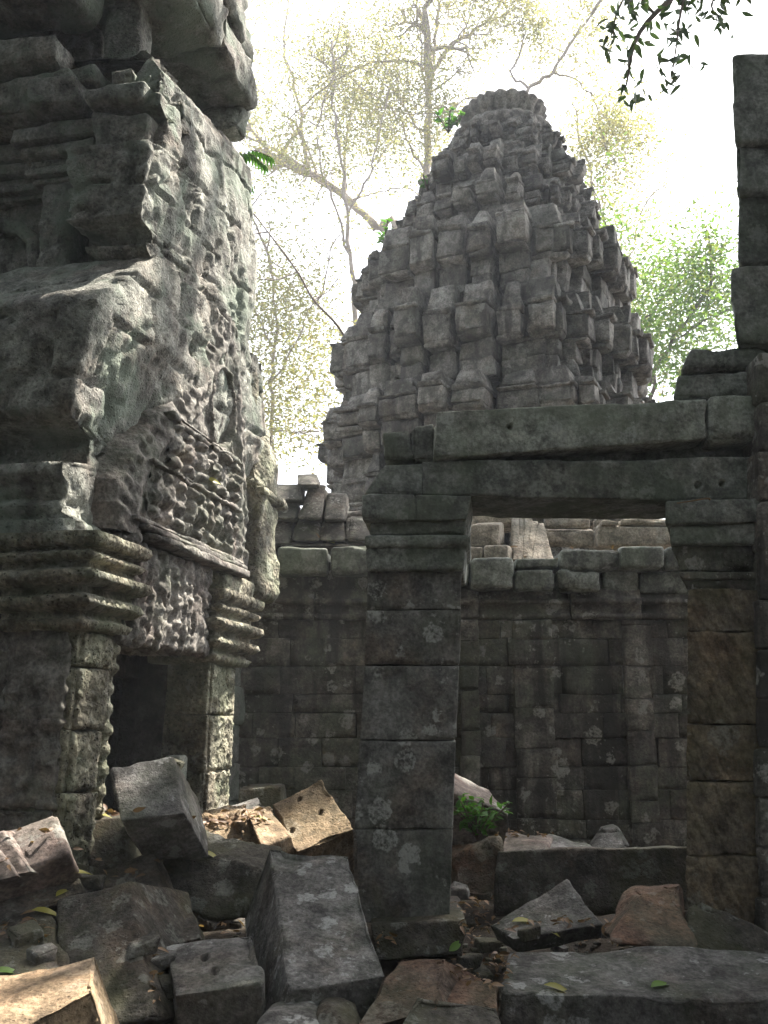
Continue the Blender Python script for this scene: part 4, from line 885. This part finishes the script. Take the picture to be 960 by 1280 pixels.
for (px, py) in [(770, 60), (775, 75), (790, 60), (800, 55), (815, 85), (835, 80), (850, 90), (868, 95), (800, 115), (785, 125), (795, 130), (860, 15), (870, 40), (890, 20), (905, 25), (915, 12), (830, 50), (850, 60), (770, 40), (785, 30), (795, 5), (760, 55), (880, 5), (826, 30)]:
    p = at(px, py-8, 6.9+rng.uniform(-.2, .3))
    for k in range(4):
        d = np.array([rng.normal()*.9, rng.normal()*.6, -.6+rng.normal()*.5]); near_leaf(mb, p+rng.normal(size=3)*.05, d, rng.normal(size=3), rng.uniform(.07, .13))
mb.build('crown', M['leaf_dark'], t)

# feathery leaf sprig at the gatehouse edge
b0 = at(292, 200, 8.2); t = empty('leaf_sprig', b0, 'feathery green leaf sprig growing out of the gatehouse edge', 'plant')
mb = MB(); st = MB()
for (ex, ey) in [(338, 196), (330, 206), (312, 232)]:
    S = smooth([b0, at((292+ex)/2, min(200, ey)-8, 8.15), at(ex, ey, 8.1)], 5); tube(st, S, .004, 4)
    for i in range(2, len(S)):
        for sd in (-1, 1): near_leaf(mb, S[i], np.array([.35+.2*sd, -.2*sd, -1.]), np.array([.3, -1, .2]), .1, .3)
st.build('stem', M['darkbark'], t); mb.build('foliage', M['leaf_bush'], t)

# ------------------------------------------------------------------ small plants
def bush(name, label, p, n, h, r, size, mat, near=False):
    t = empty(name, p, label, 'plant'); mb = MB(); st = MB()
    for k in range(max(4, n//14)):
        d = np.array([rng.normal()*r, rng.normal()*r, h*rng.uniform(.6, 1)]); S = smooth([p, p+d*.5+np.array([0, 0, .05*h]), p+d], 4); tube(st, S, .004 if near else .012, 4)
        for i in range(2, len(S)):
            for q in range(max(1, n//(max(4, n//14)*5))):
                dd = np.array([rng.normal(), rng.normal(), .25+rng.normal()*.35])
                near_leaf(mb, S[i]+rng.normal(size=3)*.01, dd, np.array([rng.normal()*.4, rng.normal()*.4, 1.]), size*rng.uniform(.7, 1.2), .5)
    st.build('stem', M['darkbark'], t); mb.build('foliage', M[mat], t)
bush('seedling_plant', 'small fresh green plant sprouting among the rubble right of the pillar', at(597, 1050, 6.05), 220, .25, .1, .055, 'leaf_bush', True)
def hit(px, py):
    r = ray(px, py); dg = bpy.context.evaluated_depsgraph_get()
    ok, loc, nor, *_ = SC.ray_cast(dg, Vector(EYE), Vector(r/np.linalg.norm(r))); return (np.array(loc), np.array(nor)) if ok else (None, None)
for px, py, n, h, lab in [(560, 166, 90, .5, 'tuft of leaves growing on the highest broken tier of the tower'), (534, 238, 70, .35, 'low green tuft growing on the left shoulder of the tower'), (480, 306, 80, .45, 'dark green tuft growing beside the jutting stone low on the tower flank')]:
    bush('wall_plant', lab, at(px, py, 13.6), n//2, h*.8, .14, .12, 'leaf_bush')
# ------------------------------------------------------------------ fallen leaves
SC.view_layers[0].update()
def lay(px, py, L, ang, mat, label):
    p, nr = hit(px, py)
    if p is None: return
    if nr[2] < .2: nr = np.array([0, -.3, 1.])
    nr = nr/np.linalg.norm(nr); d = np.array([math.cos(ang), math.sin(ang), 0]); d -= nr*(d@nr); d /= np.linalg.norm(d)
    mb = MB(); near_leaf(mb, p+nr*.012-d*L/2, d, nr, L, .42); tag(mb.build('fallen_leaf', M[mat], origin=p), label, 'leaf', 'leaves fallen on the stones')
for a in [(700, 1238, .13, -.3, 'fallen', 'big yellow-green leaf lying near the left end of the bottom right slab'),
          (828, 1232, .12, .5, 'fresh', 'green leaf lying on the middle of the bottom right slab'),
          (692, 1168, .07, -.6, 'fallen', 'small pale leaf on the gravel above the bottom right slab'),
          (265, 1071, .12, -.2, 'fallen', 'yellow leaf lying on top of the long dark carved block'),
          (98, 1092, .13, .5, 'fallen', 'yellow-green leaf below the foot of the left pilaster'),
          (80, 1116, .1, 1.2, 'fallen', 'upright-pointing yellow leaf just under the one at the pilaster foot'),
          (60, 1142, .14, .2, 'fallen', 'long yellow leaf on the dark slab under the grooved block'),
          (10, 1216, .12, .4, 'fresh', 'bright green leaf at the left border above the sunlit corner block'),
          (328, 1024, .1, .1, 'fallen', 'yellow-green leaf on the small tan block'),
          (268, 602, .1, .1, 'fallen', 'yellow leaf caught on the carving of the pediment'),
          (415, 679, .12, 0, 'fallen', 'yellow leaf lying on the cornice left of the capital'),
          (570, 1182, .1, 1.2, 'fresh', 'green leaf standing in the gap right of the pillar foot'),
          (655, 1152, .12, .1, 'fallen', 'yellow-green leaf under the tilted flat stone'),
          (128, 1020, .1, .1, 'fallen', 'yellow leaf on the door sill')]:
    lay(*a)
# dry leaf litter and grit
mb = MB(); C = []; Nn = []
for (x0, x1, y0, y1, n) in [(240, 335, 1012, 1034, 70), (570, 625, 1125, 1170, 60), (565, 640, 1195, 1235, 70), (620, 690, 1038, 1050, 40), (600, 830, 684, 702, 30), (255, 330, 1150, 1165, 20), (0, 60, 1140, 1180, 25), (182, 200, 1185, 1260, 12), (580, 760, 1150, 1180, 50), (120, 170, 1012, 1024, 12), (350, 440, 672, 682, 8), (470, 500, 1165, 1185, 8), (0, 330, 1090, 1275, 320), (560, 960, 1050, 1185, 260), (330, 360, 700, 1000, 0), (0, 200, 1030, 1110, 30)]:
    for k in range(n):
        p, nr = hit(rng.uniform(x0, x1), rng.uniform(y0, y1))
        if p is not None and nr[2] > .35 and (n < 130 or p[2] < gz(p[0], p[1])+.12): C.append(p); Nn.append(nr)
for p, nr in zip(C, Nn):
    d = rng.normal(size=3)*np.array([1, 1, .35]); near_leaf(mb, p+nr*rng.uniform(.006, .03), d, nr+rng.normal(size=3)*.4, rng.uniform(.03, .065)*(1 if p[1] < 8 else 1.6), .4)
tag(mb.build('leaf_litter', M['litter']), kind='stuff')
mb = MB(); n = 700
xs = np.concatenate([rng.uniform(.3, 1.6, n//2), rng.uniform(-2.2, 2.4, n//2)]); ys = np.concatenate([rng.uniform(4.7, 5.7, n//2), rng.uniform(3.6, 7.5, n//2)]); zz = gz(xs, ys)
for x, y, z in zip(xs, ys, zz):
    r = rng.uniform(.006, .022); c = np.array([[[[x+i*r, y+j*r, z+k*r*.7] for k in (-1, 1)] for j in (-1, 1)] for i in (-1, 1)])
    hexa(mb, c+rng.uniform(-r*.4, r*.4, c.shape), bev=r*.6, amp=0, res=1, chip=0)
tag(mb.build('gravel', M['dark']), kind='stuff')

# unseen jungle behind, beside and above the viewer, added to cut sky light
mb = MB(); n = 7000
a_ = rng.uniform(R(100), R(440), n); rad = rng.uniform(11, 17, n)
a_ = rng.uniform(R(-205), R(25), n)
C = np.stack([rad*np.cos(a_)+1., rad*np.sin(a_)-1., rng.uniform(0, 1, n)**.8*13], -1)
C = C[~inframe(C, 120)]; C = C[keep(C, .8)]
leaves(mb, C, 1.3, aspect=.7)
n = 2600; C = np.stack([rng.uniform(-9, 9, n), rng.uniform(-11, 2.5, n), rng.uniform(12, 15, n)], -1); C = C[~inframe(C, 120)]; C = C[keep(C, .6)]; leaves(mb, C, .9, aspect=.7)
tag(mb.build('unseen_forest', M['leaf_dark']), kind='stuff')

# broken chips between the blocks
for i, (px, py, r) in enumerate([(110, 1110, .05), (120, 1085, .045), (205, 1210, .05), (212, 1240, .04), (178, 1190, .05), (30, 1175, .05), (55, 1200, .04), (260, 1160, .05), (300, 1158, .04), (590, 1100, .06), (575, 1118, .05), (605, 1122, .05), (588, 1160, .04), (610, 1185, .05), (640, 1178, .03), (660, 1170, .035), (600, 1222, .05), (585, 1205, .04), (700, 1190, .03), (310, 1262, .05), (560, 1060, .06), (318, 1150, .04)]):
    p, nr = hit(px, py)
    if p is None or nr[2] < .5: continue
    c = np.array([[[[x, y, z] for z in (-1, 1)] for y in (-1, 1)] for x in (-1, 1)], float)*np.array([r*1.2, r, r*.7]); an = i*1.7; ca, sa = math.cos(an), math.sin(an)
    c = np.stack([c[..., 0]*ca-c[..., 1]*sa, c[..., 0]*sa+c[..., 1]*ca, c[..., 2]+.3*c[..., 0]*sa], -1)+p+np.array([0, 0, r*.35])
    mb = MB(); hexa(mb, c, bev=r*.25, amp=r*.15, res=r*.35, chip=r*.5, jit=r*.35, s=i+1500, big=r*.2)
    tag(mb.build('stone_chip', M[['dark', 'dark', 'grey', 'dark'][i % 4]], origin=p), 'small broken stone chip lying between the fallen blocks', 'stone', 'stone chips among the fallen blocks')
S = smooth([at(846, 629, 5.3), at(866, 626, 5.29), at(884, 623, 5.3), at(888, 625, 5.3)], 3)
mb = MB(); tube(mb, S, np.linspace(.003, .006, len(S)), 6); tag(mb.build('dry_twig', M['litter'], origin=S[0]), 'thin dry twig lying on the ledge of the right pier capital', 'twig')
# humid air
vm, nt = newmat('haze_air'); N = NT(nt)
pv = N.n('ShaderNodeVolumePrincipled', {'Color': (.86, .92, 1., 1), 'Density': .0034, 'Anisotropy': .2}); o_ = N.n('ShaderNodeOutputMaterial', {'Volume': pv.outputs[0]})
me = bpy.data.meshes.new('haze'); X = [(x, y, z) for x in (-1300, 1300) for y in (-1300, 1300) for z in (-6, 45)]
me.from_pydata(X, [], [(0, 1, 3, 2), (4, 6, 7, 5), (0, 4, 5, 1), (2, 3, 7, 6), (0, 2, 6, 4), (1, 5, 7, 3)]); me.materials.append(vm)
hz = bpy.data.objects.new('haze', me); COL.objects.link(hz); tag(hz, kind='stuff')
